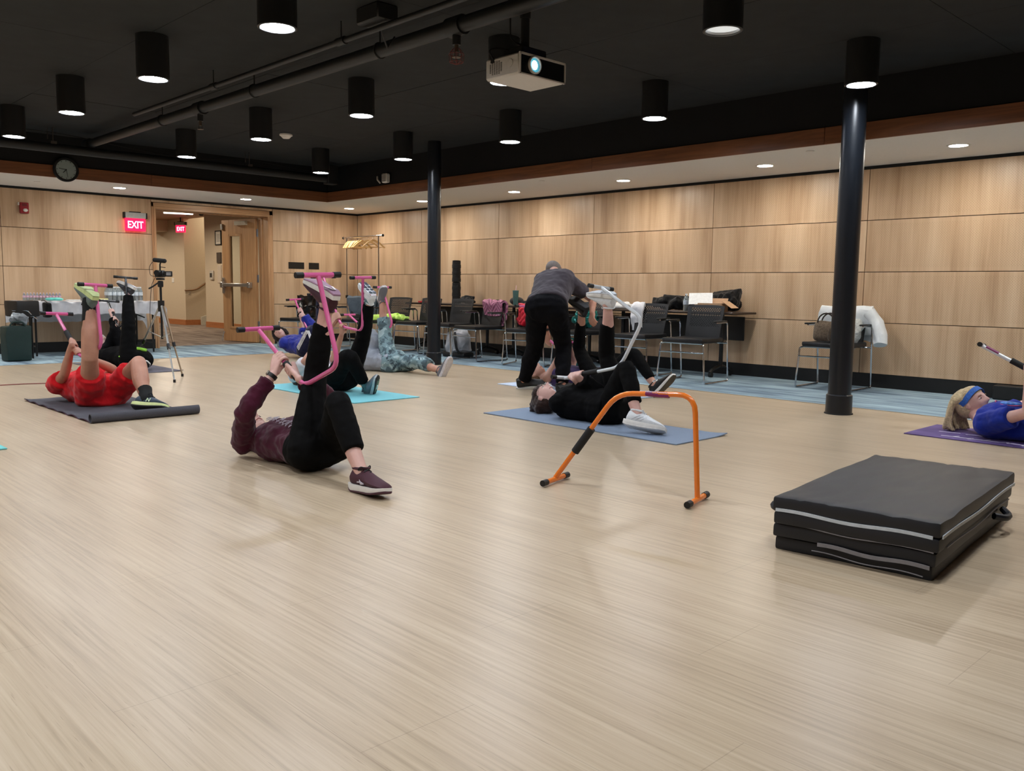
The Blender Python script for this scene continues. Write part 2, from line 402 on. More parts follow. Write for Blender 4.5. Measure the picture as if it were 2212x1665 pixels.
# soffit, fascia, ceiling
struct(MB().bx(XF, .022, YN, .022, ZS, ZS+.04).bx(XL, XF, YF, .022, ZS, ZS+.04), 'ceiling_soffit', m_white, smooth=False)['label'] = 'white painted soffit running along both walls'
f1 = struct(MB().bx(XF+.005, XF+.02, YN, YF, ZS+.02, ZF-.005), 'trim_4', m_black, smooth=False)
f2 = struct(MB().bx(XL, XF, YF+.005, YF+.02, ZS+.02, ZF-.005), 'trim_5', m_black, smooth=False)
y = YF; n = 0
while y > YN:
    y2 = max(YN, y-2.75)
    MB().bx(XF-.018, XF+.005, y2+.0015, y-(.0015 if n else -.02), ZS-.004, ZF, .002).build('board', m_fas_y, f1); y = y2; n += 1
x = XF-.018
while x > XL:
    x2 = max(XL, x-2.75); MB().bx(x2+.0015, x-.0015, YF-.018, YF+.005, ZS-.004, ZF, .002).build('board', m_fas_x, f2); x = x2
struct(MB().bx(XF, XF+.04, YN, YF, ZF, ZC).bx(XL, XF+.04, YF, YF+.04, ZF, ZC), 'wall_upper', m_ceilw, smooth=False)['label'] = 'black upstand between soffit fascia and ceiling'
ceil = struct(MB().bx(XL, .14, YN, .34, ZC+.02, ZC+.07), 'ceiling', m_black, smooth=False)
cm = {}
y = YF; 
while y > YN:
    y2 = max(YN, y-2.44); x = XF
    while x > XL:
        x2 = max(XL, x-1.22); key = (round(x-x2, 2), round(y-y2, 2))
        if key not in cm: cm[key] = MB().box((0, 0, .01), (x-x2-.004, y-y2-.004, .02), None, .0015).mesh('panel', m_ceil)
        o = bpy.data.objects.new('panel', cm[key]); C.objects.link(o); o.parent = ceil; o.location = V(((x+x2)/2, (y+y2)/2, ZC+random.uniform(-.0015, .0015)))-ceil.location
        x = x2
    y = y2
# steel columns
m_col = pm('column_paint', (20, 24, 30), .32, var=.05, nscale=3, bmp=.02, spec=.5)
def column(name, x, y, r, label):
    o = thing(name, label, 'column', (x, y, 0)); o['kind'] = 'structure'
    MB().lathe([(r, .16), (r, ZC)], (x, y, 0)).build('shaft', m_col, o)
    MB().lathe([(r+.014, .006), (r+.012, .155), (r+.004, .162), (r, .163)], (x, y, 0)).build('sleeve', m_col, o)
    MB().lathe([(r+.022, 0), (r+.02, .008), (r+.012, .009)], (x, y, 0)).build('base_ring', m_black, o)
c1 = flr(937, 787); c2 = flr(1811, 893)
column('column', c1.x, c1.y, .086, 'slim black steel column farther away, beside the neon jacket chair')
column('column', c2.x, c2.y, .092, 'black steel column nearer the camera, right of the chair row')
# ------------------------------------------------------------------ doorway and hallway
m_hall = pm('hall_paint', (208, 190, 164), .7, var=.03, bmp=.03); m_hall2 = pm('stair_paint', (176, 166, 136), .7, var=.03, bmp=.03)
m_hbase = wood_plain('hall_base', (166, 100, 56), (190, 122, 74), 'y', .5)
dr = thing('door_1', 'wooden double door casing with stepped mouldings', None, ((XD0+XD1)/2, 0, 0)); dr['kind'] = 'structure'
IN0, IN1, ITOP = -3.69, -1.80, 2.15
MB().bx(XD0, IN0-.03, -.004, .02, 0, 2.245, .003).bx(IN0-.034, IN0, -.012, .325, 0, ITOP+.01, .003).build('jamb', m_trimwood, dr)
MB().bx(IN1+.03, XD1, -.004, .02, 0, 2.245, .003).bx(IN1, IN1+.034, -.012, .325, 0, ITOP+.01, .003).bx(IN1+.02, IN1+.06, .02, .3, 0, ITOP).build('jamb', m_trimwood, dr)
MB().bx(XD0, XD1, -.004, .02, ITOP+.03, 2.245, .003).bx(IN0-.034, IN1+.034, -.012, .325, ITOP, ITOP+.034, .003).build('head', m_headwood, dr)
MB().bx(IN0, IN0+.015, .18, .22, 0, ITOP).bx(IN1-.015, IN1, .18, .22, 0, ITOP).bx(IN0, IN1, .18, .22, ITOP-.015, ITOP).build('stop', m_trimwood, dr)
# the open leaf
hx, hy = -1.815, .335
ang = math.radians(79); dx = V((-math.cos(ang), math.sin(ang), 0)); dn = V((-math.sin(ang), -math.cos(ang), 0)); UZ = V((0, 0, 1))
leaf = thing('door_2', 'open wooden door leaf with glass lite and push bar', None, (hx, hy, .01)); leaf['kind'] = 'structure'
H0 = V((hx, hy, .012)); LW, LH, LT = .92, 2.125, .045
def lb(u0, u1, z0, z1, t0=0., t1=LT, bev=.002):
    rot = M((dx, dn, UZ)).transposed(); c = H0+dx*((u0+u1)/2)+dn*((t0+t1)/2)+UZ*((z0+z1)/2)
    return c, (u1-u0, t1-t0, z1-z0), rot, bev
def lbox(mb, *a, **k):
    c, d, r, b = lb(*a, **k); return mb.box(c, d, r, b)
m_door = wood_plain('door_wood', (186, 140, 96), (214, 168, 122), 'z')
g0, g1, gz0, gz1 = .40, .72, .24, 1.86
mb = MB(); lbox(mb, 0, g0, 0, LH); lbox(mb, g1, LW, 0, LH); lbox(mb, g0, g1, 0, gz0); lbox(mb, g0, g1, gz1, LH); mb.build('leaf', m_door, leaf)
mb = MB(); lbox(mb, g0-.02, g0+.02, gz0-.02, gz1+.02, t0=-.008, t1=LT+.008); lbox(mb, g1-.02, g1+.02, gz0-.02, gz1+.02, t0=-.008, t1=LT+.008); lbox(mb, g0, g1, gz0-.02, gz0+.02, t0=-.008, t1=LT+.008); lbox(mb, g0, g1, gz1-.02, gz1+.02, t0=-.008, t1=LT+.008); mb.build('glazing_bead', m_door, leaf)
mb = MB(); lbox(mb, g0, g1, gz0, gz1, t0=.02, t1=.026); mb.build('pane', glass('door_glass', (240, 245, 242), .02, 1.05), leaf)
m_alu = pm('brushed_metal', (196, 192, 186), .35, .85, var=.04); m_chrome = pm('chrome', (205, 205, 208), .12, 1, var=.02, bmp=0)
mb = MB(); lbox(mb, .12, .88, .96, 1.02, t0=LT+.03, t1=LT+.07, bev=.008); lbox(mb, .10, .17, .94, 1.04, t0=LT, t1=LT+.075, bev=.008); lbox(mb, .83, .91, .94, 1.04, t0=LT, t1=LT+.075, bev=.008); mb.build('push_bar', m_alu, leaf)
mb = MB(); lbox(mb, .86, .90, 1.04, 1.12, t0=LT, t1=LT+.03); lbox(mb, .86, .90, .84, .94, t0=LT, t1=LT+.03); mb.build('latch', m_alu, leaf)
mb = MB(); lbox(mb, .20, .50, 2.02, 2.09, t0=LT, t1=LT+.06, bev=.006); mb.build('door_closer', pm('closer_cream', (226, 214, 190), .5), leaf)
mb = MB(); lbox(mb, .87, .92, 1.96, 2.06, t0=LT, t1=LT+.03, bev=.004); mb.build('top_latch', m_alu, leaf)
for hz in (.25, 1.05, 1.83):
    MB().cyl((hx-.004, hy-.012, hz), (hx-.004, hy-.012, hz+.13), .009, 8).bx(hx-.03, hx+.0, hy-.014, hy-.010, hz, hz+.13).build('hinge', pm('hinge_steel', (150, 160, 175), .35, .9), leaf)
mb = MB(); e = H0+dx*.9; mb.tube([e+dn*.05+UZ*.16, e+dn*.09+UZ*.06, e+dn*.10+UZ*.0], .008, 6); mb.build('kick_stop', m_alu, leaf)
# hallway shell
struct(MB().bx(-7, 2.4, .34, 13, -.1, 0), 'floor_hall', m_hcarpet_warmlit, smooth=False)
hw = struct(MB().bx(.06, .2, .3, 6.5, 0, 2.62).bx(.06, .2, 7.65, 13, 0, 2.62).bx(.2, 2.4, 6.4, 6.5, 0, 3.4).bx(.2, 2.4, 7.65, 7.75, 0, 3.4).bx(2.4, 2.5, 6.4, 7.75, 0, 3.4), 'wall_hall_right', m_hall, smooth=False)
struct(MB().bx(-7, .2, 13, 13.1, 0, 2.62).bx(-7.1, -7, .3, 13, 0, 2.62), 'wall_hall_end', m_hall, smooth=False)
struct(MB().bx(.045, .06, .3, 6.5, 0, .13).bx(.045, .06, 7.65, 13, 0, .13).bx(.06, 2.4, 7.63, 7.65, 0, .13), 'baseboard_hall', m_hbase, smooth=False)
struct(MB().bx(-7, .2, .3, 13, 2.62, 2.7).bx(.06, 2.5, 6.4, 7.75, 3.4, 3.45), 'ceiling_hall', pm('hall_ceiling', (150, 112, 78), .6), smooth=False)
struct(MB().bx(-7, .06, 8.6, 9.4, 2.34, 2.62), 'trim_6', m_hall, smooth=False)
st = struct(MB().bx(.66, 2.39, 6.52, 7.60, 0, .17), 'stair_1', m_hbase, smooth=False)
for i in range(8): MB().bx(.66+.25*i, 2.39, 6.52, 7.55, .17*i, .17*(i+1)-.03).bx(.63+.25*i, 2.39, 6.52, 7.55, .17*(i+1)-.03, .17*(i+1)).build('step', m_hcarpet_warmlit, st, smooth=False)
MB().prism([(.42, 0), (.66, 0), (2.39, 1.2), (2.39, 1.5), (.56, .24), (.42, .2)], (0, 7.62, 0), (1, 0, 0), (0, 0, 1), .05).build('stringer', pm('stringer_white', (214, 208, 192), .5), st, smooth=False)
# ------------------------------------------------------------------ ceiling fixtures
m_can = pm('can_black', (22, 23, 25), .45, var=.04, bmp=.03)
m_lampon = emis('lamp_on', (240, 246, 255), CAN_E); m_lampoff = emis('lamp_off_glow', (225, 230, 232), .55)  # off lens is unlit: weak emission stands in for light it reflects
m_soflamp = emis('soffit_lamp', (255, 248, 236), SOF_E)
m_refl = pm('reflector', (225, 228, 232), .2, .6, var=0, bmp=0)
COOL, WARM = (.95, .97, 1.0), (1, .97, .92)
def can(loc, label, lit=True):
    o = thing('downlight', label, 'ceiling light', loc, 0, 'black cylinder downlights'); r, h = .1175, ZC-loc[2]
    MB().lathe([(r, h), (r, .0), (r-.006, -.004), (r-.016, -.002), (r-.018, .02), (r-.019, .06), (.0, .065)], loc, seg=32).build('housing', m_can, o)
    MB().lathe([(r-.0155, -.001), (r-.0145, -.003), (r-.019, .012), (r-.021, .030), (r-.019, .030)], loc, seg=32, closed=True).build('trim_ring', m_refl, o)
    MB().lathe([(r-.0215, .018), (r-.0215, .022), (0, .024)], loc, seg=32).build('lamp', m_lampon if lit else m_lampoff, o)
    return o
CX = [-2.69, -4.55, -6.42, -8.29, -10.16]; CY = [-3.13, -4.98, -6.84, -8.71, -10.60, -12.48, -14.36]
can_lab = {(0, 0): 'black cylinder downlight nearest the ceiling corner by the small white speaker', (1, 0): 'black cylinder downlight second in the row beside the rolled screen',
  (2, 0): 'black cylinder downlight at the left photo edge above the wall clock', (0, 1): 'black cylinder downlight just left of the slim far column', (1, 1): 'black cylinder downlight beside the white smoke detector',
  (2, 1): 'black cylinder downlight left of the big pipe, above and right of the clock', (0, 2): 'black cylinder downlight just right of the slim far column', (1, 2): 'black cylinder downlight between the big pipe and the projector',
  (2, 2): 'black cylinder downlight with the strongest glare, upper left', (0, 3): 'black cylinder downlight midway between projector and the near column', (1, 3): 'black cylinder downlight whose glow peeks out below the projector',
  (2, 3): 'large black cylinder downlight cut by the top edge, left of the projector', (0, 4): 'black cylinder downlight directly in front of the near column top', (1, 4): 'unlit grey black cylinder downlight at the top edge right of the projector'}
for i, x in enumerate(CX):
    for j, y in enumerate(CY):
        lab = can_lab.get((i, j)); lit = (i, j) != (1, 4)
        if lab: can((x, y, 2.525), lab, lit)
        elif j < 6: lamp('can_light', (x, y, 2.515), CAN_W, .18, 150, COOL)     # cans beyond the frame
# soffit downlights
def pot(x, y, label):
    o = thing('recessed_downlight', label, 'ceiling light', (x, y, ZS), 0, 'recessed soffit downlights')
    MB().lathe([(.098, .002), (.098, -.004), (.078, -.006), (.076, .002)], (x, y, ZS), closed=True).build('trim_ring', m_white, o)
    MB().lathe([(.077, -.001), (.076, -.004), (0, -.0045)], (x, y, ZS)).build('lens', m_soflamp, o)
def pspot(x, y): lamp('soffit_light', (x, y, ZS-.012), SOF_W, .14, 140, WARM)
for x, y, l in ((-4.56, -.95, 'recessed soffit downlight left of the doorway, above the exit sign'), (-2.66, -.92, 'recessed soffit downlight above the open wooden door'), (-.75, -.87, 'recessed soffit downlight in the corner above the coat rack'),
    (-.74, -2.86, 'recessed soffit downlight half hidden by the slim far column'), (-.72, -4.87, 'recessed soffit downlight first to the right of the far column'), (-.72, -6.78, 'recessed soffit downlight second to the right of the far column'),
    (-.74, -8.70, 'recessed soffit downlight third right of the far column, left of the near column'), (-.76, -10.63, 'recessed soffit downlight right of the near column')): pot(x, y, l)
for x, y in ((-6.5, -.95), (-8.4, -.95), (-10.3, -.95), (-.74, -12.55), (-.74, -14.5)): pspot(x, y)
for i, (px, py) in enumerate(((1170, 390), (80, 392), (802, 430), (1750, 326))):
    p = flr(px, py, ZS); MB().lathe([(.04, 0), (.04, -.006), (.034, -.009), (0, -.0095)], p, seg=20).build('cover_plate', m_white, None, label=['round white cover plate in the soffit between the far column lights', 'round white cover plate in the soffit below the wall clock', 'round white cover plate in the soffit corner left of the far column', 'round white cover plate in the soffit left of the near column'][i], cat='cover plate', group='soffit cover plates')
# pipes
m_pipe = pm('pipe_black', (23, 24, 25), .5, var=.1, nscale=12)
pp = thing('sprinkler_pipe', 'thick black sprinkler pipe crossing the ceiling towards the clock wall', 'pipe', (-5.31, -9, 2.7))
MB().cyl((-5.31, -2.0, 2.70), (-5.31, YN, 2.70), .05, 20).build('main', m_pipe, pp)
for yy in (-2.05, -5.2, -9.06): MB().cyl((-5.31, yy-.07, 2.7), (-5.31, yy+.07, 2.7), .064, 20).cyl((-5.31, yy, 2.7), (-5.31, yy, 2.58), .028, 12).build('tee_fitting', m_pipe, pp)
for yy in (-4.3, -6.3, -8.2, -10.4, -12.6): MB().tube([(-5.31, yy, 2.76), (-5.31, yy, ZC)], .006, 6).tube([(-5.31+.056*math.cos(a), yy, 2.7+.056*math.sin(a)) for a in [i*PI/8 for i in range(17)]], .005, 5).build('hanger', m_pipe, pp)
for k, yy in enumerate((-5.2, -9.06)):
    s_ = thing('fire_sprinkler', ['small sprinkler head under the thick pipe near the clear drop', 'sprinkler head with wire guard left of the projector'][k], 'sprinkler', (-5.31, yy, 2.58))
    MB().cyl((-5.31, yy, 2.58), (-5.31, yy, 2.535), .014, 10).cyl((-5.31, yy, 2.50), (-5.31, yy, 2.503), .03, 14).tube([(-5.325, yy, 2.54), (-5.325, yy, 2.505)], .003, 5).tube([(-5.295, yy, 2.54), (-5.295, yy, 2.505)], .003, 5).build('body', pm('sprinkler_brass', (120, 105, 90), .4, .8), s_)
    if k:
        mb = MB()
        for i in range(8):
            a = i*PI/4; mb.tube([(-5.31+.02*math.cos(a), yy+.02*math.sin(a), 2.56), (-5.31+.05*math.cos(a), yy+.05*math.sin(a), 2.52), (-5.31+.045*math.cos(a), yy+.045*math.sin(a), 2.47), (-5.31, yy, 2.455)], .002, 4)
        for z, r in ((2.52, .05), (2.47, .045)): mb.tube([(-5.31+r*math.cos(a), yy+r*math.sin(a), z) for a in [i*PI/8 for i in range(17)]], .002, 4)
        mb.build('wire_guard', pm('guard_red', (120, 50, 45), .5, .3), s_)
cd = thing('conduit', 'thin black conduit running beside the thick ceiling pipe', 'pipe', (-5.64, -9, 2.70))
MB().cyl((-5.64, -4.4, 2.70), (-5.64, YN, 2.70), .02, 12).build('main', m_pipe, cd)
for yy in (-6.2, -8.2, -10.0): MB().cyl((-5.64, yy-.05, 2.70), (-5.64, yy+.05, 2.70), .028, 12).tube([(-5.64, yy, 2.72), (-5.64, yy, ZC-.003)], .005, 5).build('clamp', m_pipe, cd)
jb = MB().bx(-5.72, -5.55, -8.75, -8.5, 2.73, ZC, .01).tube([(-5.6, -8.6, 2.74), (-5.5, -8.55, 2.62), (-5.4, -8.5, 2.72)], .006, 6); jb.build('junction_box', m_pipe, None, label='black junction box beside the thick ceiling pipe', cat='junction box')
# rolled-up projection screen along the back wall
sc = thing('projection_screen', 'long black rolled projection screen hung below the ceiling along the door wall', 'screen', (-5, -2.1, 2.6))
MB().cyl((-9.4, -2.1, 2.60), (-1.95, -2.1, 2.60), .055, 18).build('roller', pm('screen_black', (24, 24, 25), .6, bmp=.05), sc)
for xx in (-5.73, -3.2): MB().tube([(xx, -2.1, 2.65), (xx, -2.1, ZC)], .008, 6).bx(xx-.035, xx+.035, -2.13, -2.07, 2.63, 2.68, .004).tube([(xx-.06, -2.1, 2.7), (xx-.06, -2.1, ZC)], .005, 6).build('hanger', pm('hanger_metal', (92, 88, 84), .4, .6), sc)
MB().bx(-1.97, -1.80, -2.18, -2.02, 2.52, 2.80, .01).tube([(-1.84, -2.19, 2.66), (-1.84, -2.21, 2.58), (-1.84, -2.19, 2.53)], .006, 6).build('end_bracket', m_black, sc)
MB().tube([(-7.6, -2.1, 2.74), (-6.6, -2.1, 2.76), (-5.73, -2.1, 2.79), (-4.6, -2.1, 2.68), (-3.9, -2.1, 2.665), (-3.2, -2.1, 2.75), (-2.6, -2.1, 2.70), (-2.0, -2.1, 2.68)], .005, 6, .3).build('cable', m_black, sc)
# small ceiling / wall devices
sd = thing('smoke_detector', 'round white smoke detector on the black ceiling', 'smoke detector', (-3.586, -3.8, ZC))
MB().lathe([(.078, 0), (.078, -.018), (.07, -.022)], (-3.586, -3.8, ZC)).build('base', m_white, sd)
MB().lathe([(.064, -.02), (.058, -.032), (.04, -.05), (.0, -.052)], (-3.586, -3.8, ZC)).build('sensor', m_white, sd)
sp = thing('wall_speaker', 'small white box speaker on the black upstand near the corner', 'speaker', (-1.62, -3.14, 2.50))
MB().bx(-1.66, -1.585, -3.20, -3.08, 2.49, 2.62, .014).build('case', m_white, sp)
mb = MB()
for i in range(7): mb.bx(-1.664, -1.659, -3.19, -3.09, 2.505+i*.016, 2.513+i*.016)
mb.build('grille', pm('grille_grey', (120, 118, 114), .6), sp)
MB().tube([(-1.60, -2.90, 2.60), (-1.62, -2.93, 2.55), (-1.60, -2.97, 2.50)], .012, 6).build('loose_tag', m_white, None, label='small curled white tag on the black upstand by the speaker', cat='tag')
# clock
ck = thing('wall_clock', 'round black-rimmed wall clock on the wooden fascia', 'clock', (-5.437, -1.56, 2.30)); co = V((-5.437, -1.55, 2.42))
MB().lathe([(.15, 0), (.152, .03), (.146, .045), (.128, .045), (.12, .03), (0, .03)], co, (0, -1, 0), 40).build('case', m_black, ck)
MB().lathe([(.121, .031), (.12, .033), (0, .0335)], co, (0, -1, 0), 40).build('dial', pm('dial', (178, 186, 184), .5, var=.02), ck)
for i in range(12):
    a = i*PI/6; p = co+V((math.sin(a)*.108, -.035, math.cos(a)*.108)); MB().box(p, (.006, .002, .014), M.Rotation(a, 3, 'Y')).build('hour_mark', m_black, ck)
def hand(a, l, w, nm): MB().box(co+V((math.sin(a)*l*.42, -.037, math.cos(a)*l*.42)), (w, .002, l), M.Rotation(a, 3, 'Y')).build(nm, m_black, ck)
hand(math.radians(224), .06, .008, 'hour_hand'); hand(math.radians(277), .095, .006, 'minute_hand'); hand(math.radians(170), .10, .003, 'second_hand')
MB().lathe([(.122, .043), (.121, .0445), (0, .0446)], co, (0, -1, 0), 40).build('glass', glass('clock_glass', (245, 250, 250), .02, 1.02), ck)
# fire alarm strobe
al = thing('fire_alarm', 'red fire alarm strobe high on the wood wall', 'fire alarm', (-5.525, 0, 1.95))
MB().bx(-5.582, -5.468, -.045, 0, 1.95, 2.10, .008).build('case', pm('alarm_red', (150, 24, 34), .4), al)
MB().ell((-5.515, -.05, 1.995), (.032, .022, .024)).build('strobe', pm('strobe_clear', (240, 240, 235), .1, .3), al)
MB().bx(-5.555, -5.495, -.049, -.044, 2.05, 2.085).build('horn_slots', pm('alarm_dark', (110, 18, 26), .5), al)
MB().bx(-5.60, -5.582, -.03, 0, 2.06, 2.10, .002).build('mount_tab', m_white, al)
# exit signs
def exit_sign(name, o, x, w, label, big=True):
    x = V(x).normalized(); n = x.cross(V((0, 0, 1))); o = V(o); t = thing(name, label, 'exit sign', o); rot = M((x, -n, V((0, 0, 1)))).transposed(); h = w*.62
    MB().box(o+V((0, 0, h+w*.14)), (w*1.02, .07, w*.28), rot, .006).build('canopy', pm('canopy_grey', (178, 178, 176), .4, .3), t)
    MB().box(o+V((0, 0, h+w*.30)), (w*.5, .06, w*.05), rot).box(o+x*(-w*.53)+V((0, 0, h+w*.14)), (w*.05, .075, w*.28), rot).box(o+x*(w*.53)+V((0, 0, h+w*.14)), (w*.05, .075, w*.28), rot).build('canopy_trim', m_black, t)['kind'] = 'stuff'
    MB().box(o+V((0, 0, h*.5)), (w, .012, h), rot, .003).build('edge_lit_panel', emis('exit_red'+name, (255, 20, 70), 1.5), t)
    text('EXIT', h*.78, 'lettering', emis('exit_text'+name, (255, 190, 225), 2.6), t, o+n*(.0075)+V((0, 0, h*.47)), x, (0, 0, 1), .002, bold=.002, sx=.78)
    for s, c in ((-1, '<'), (1, '>')): text(c, h*.42, 'chevron', emis('exit_chev'+name, (190, 0, 60), .8), t, o+x*(s*w*.44)+n*.0075+V((0, 0, h*.47)), x, (0, 0, 1), .002, sx=.8)
    return t
exit_sign('exit_sign', (-4.02, -.05, 1.79), (1, 0, 0), .305, 'red lit EXIT sign on the wood wall left of the doorway')
exit_sign('exit_sign_hall', (-.12, 7.4, 2.26), (.5, -.87, 0), .28, 'small red lit EXIT sign inside the hallway')
es_ = bpy.data.objects['exit_sign_hall']; es_.name = 'exit_sign'; MB().tube([(-.12, 7.4, 2.5), (-.12, 7.4, 2.62)], .015, 8).build('stem', m_black, es_)
# wall boxes right of the door
for x0, x1, l in ((-1.421, -1.116, 'wide black recessed wall plate right of the door'), (-1.022, -.818, 'narrow black recessed wall plate nearer the corner')):
    t = thing('wall_plate', l, 'wall plate', ((x0+x1)/2, 0, 1.295), 0, 'black wall plates')
    MB().bx(x0, x1, -.006, .0, 1.295, 1.409, .002).build('plate', pm('plate_black', (12, 12, 13), .5), t)
    MB().bx(x0+.012, x1-.012, -.0075, -.0055, 1.307, 1.397).build('insert', pm('plate_insert', (20, 20, 21), .35), t)
# hallway things
hl = thing('linear_light', 'slim white linear light on the hallway ceiling', 'ceiling light', (-.83, 5.85, 2.6))
MB().box((-.83, 5.85, 2.585), (.62, .07, .03), M.Rotation(-.3, 3, 'Z'), .005).build('diffuser', emis('linear_lamp', (255, 250, 238), 2.0), hl)
MB().box((-.83, 5.85, 2.61), (.64, .09, .02), M.Rotation(-.3, 3, 'Z')).build('tray', m_white, hl)
for p in ((-1.5, 5.2, 2.55), (-2.8, 2.2, 2.55), (-1.2, 10.2, 2.55), (-1.6, 7.9, 2.55)): lamp('hall_fill', p, HALL_W, .3, 170, (1, .86, .68))  # no fixtures at these lamps; last one added to brighten the hall's left wall
lamp('stair_light', (1.2, 7.1, 3.3), 20, .3, 170, (1, .9, .7))
for p in ((-.55, 6.0, 2.62), (-.3, 5.85, 2.62)): MB().lathe([(.05, 0), (.05, -.03), (.03, -.05), (0, -.05)], p, seg=14).build('ceiling_puck', m_black, None, label='small dark ceiling puck in the hallway near the slim light' if p[0] < -.4 else 'small dark ceiling puck in the hallway nearer the door top', cat='ceiling device', group='hallway ceiling pucks')
fr = thing('picture_frame', 'black framed certificate on the hallway wall', 'picture frame', (.06, 5.74, 1.95))
mb = MB()
for a in ((-.15, -.13, 1.92, 2.25), (.13, .15, 1.92, 2.25)): mb.bx(.03, .06, 5.74+a[0], 5.74+a[1], a[2], a[3])
for a in ((1.92, 1.94), (2.23, 2.25)): mb.bx(.03, .06, 5.6, 5.88, a[0], a[1])
mb.build('frame', m_black, fr)
MB().bx(.04, .058, 5.6, 5.88, 1.93, 2.24).build('certificate', pm('paper_cream', (222, 214, 200), .6), fr)
mb = MB()
for i in range(6): mb.bx(.038, .041, 5.66, 5.82, 2.0+i*.03, 2.008+i*.03)
mb.build('print_lines', pm('ink', (90, 86, 82), .6), fr)
MB().bx(.03, .06, 5.62, 5.83, 1.51, 1.75, .004).build('dark_notice', pm('notice_dark', (78, 66, 56), .5), None, label='dark square notice panel on the hallway wall', cat='wall panel')
MB().bx(.04, .06, 5.64, 5.82, 1.05, 1.46, .004).build('notice_board', pm('notice_light', (206, 190, 172), .5), None, label='pale tall notice board on the hallway wall below the dark panel', cat='wall panel')
th = thing('call_station', 'small grey wall intercom in the hallway', 'intercom', (.06, 6.12, 1.13)); MB().bx(.02, .06, 6.03, 6.2, 1.12, 1.34, .012).build('case', pm('intercom', (196, 188, 176), .4), th)
MB().bx(.014, .021, 6.06, 6.17, 1.18, 1.28, .004).build('button_plate', pm('intercom_dark', (60, 56, 52), .4), th)
hr = thing('handrail', 'wooden stair handrail rising on the stairwell wall', 'handrail', (.1, 7.6, .87)); m_rail = wood_plain('rail_wood', (116, 84, 54), (140, 104, 70), 'x')
MB().tube([(.02, 7.58, .86), (.22, 7.58, .87), (.34, 7.58, .9), (2.3, 7.58, 2.2)], .022, 10, .1).build('rail', m_rail, hr)
for xx, zz in ((.15, .83), (.9, 1.25), (1.7, 1.78)): MB().tube([(xx, 7.58, zz), (xx, 7.6, zz-.06), (xx, 7.65, zz-.06)], .01, 6).build('bracket', m_alu, hr)
MB().bx(.05, .062, 8.3, 8.42, 1.05, 1.17, .002).build('light_switch', m_white, None, label='white light switch on the far hallway wall', cat='switch')
# ------------------------------------------------------------------ projector
pr = thing('projector', 'white ceiling projector with a glowing lens', 'projector', (-5.115, -9.51, 2.30))
m_prw = pm('projector_white', (206, 202, 196), .45, var=.02, bmp=.02); x0, x1, y0, y1, z0, z1 = -5.32, -4.91, -9.668, -9.355, 2.30, 2.43
MB().bx(x0, x1, y0+.004, y1, z0, z1, .012).build('body', m_prw, pr)
mb = MB(); mb.bx(x0, x1, y0-.006, y0+.006, z1-.012, z1+.0).bx(x0, x1, y0-.006, y0+.006, z0, z0+.008).bx(x0, x0+.008, y0-.006, y0+.006, z0, z1).bx(x1-.008, x1, y0-.006, y0+.006, z0, z1); mb.build('front_bezel', m_prw, pr)
MB().bx(x0+.008, x1-.008, y0+.001, y0+.006, z0+.008, z1-.012).build('front_panel', pm('projector_black', (10, 13, 18), .25, bmp=0), pr)
lc = V((x0+.125, y0, z0+.068)); MB().lathe([(.052, -.004), (.054, .012), (.050, .018), (.044, .016), (.040, -.004), (0, -.004)], lc, (0, -1, 0), 32).build('lens_ring', m_prw, pr)
ln = MB().lathe([(.043, .004), (.036, .010), (.018, .012), (0, .012)], lc, (0, -1, 0), 28).build('lens', emis('lens_blue', (90, 190, 215), .55), pr)
MB().ell(lc+V((-.006, -.012, -.002)), (.026, .004, .028)).build('lens_glow', emis('lens_glow', (225, 245, 255), 9), ln)
mb = MB()
for c_ in range(6):
    for r_ in range(13):
        if c_ in (0, 5) and (r_ < 2 or r_ > 10): continue
        yy = y1-.05-c_*.020; mb.bx(x0-.0008, x0+.002, yy-.0065, yy+.0065, z0+.026+r_*.0064, z0+.0295+r_*.0064)
mb.build('side_vent', pm('vent_dark', (52, 50, 48), .6), pr)
MB().lathe([(.026, 0), (.026, .003), (.02, .004), (.0, .003)], (x0, y0+.085, z0+.075), (-1, 0, 0), 24).build('focus_knob', m_prw, pr)
mb = MB()
for k in range(3): mb.bx(x0+.17+k*.014, x0+.176+k*.014, y0+.01, y0+.016, z1, z1+.003)
mb.build('status_lights', emis('status_blue', (70, 110, 255), 5), pr)
mt = thing('projector_mount', 'black ceiling mount and pole holding the projector', 'mount', (-5.1, -9.5, z1))
MB().cyl((-5.13, -9.52, z1+.06), (-5.13, -9.52, ZC), .028, 16).cyl((-5.13, -9.52, ZC-.15), (-5.13, -9.52, ZC-.08), .034, 16).build('pole', m_black, mt)
MB().bx(-5.23, -5.01, -9.6, -9.42, z1+.0, z1+.07, .008).build('yoke', m_black, mt)
MB().tube([(-5.3, -9.42, z1-.01), (-5.34, -9.40, z1+.05), (-5.28, -9.42, z1+.07), (-5.2, -9.5, z1+.05)], .006, 6, .03).tube([(-5.13, -9.5, z1+.1), (-5.22, -9.48, z1+.12), (-5.2, -9.45, ZC)], .005, 6, .05).bx(-5.325, -5.30, -9.44, -9.41, z1-.03, z1-.005).build('cable', m_black, mt)
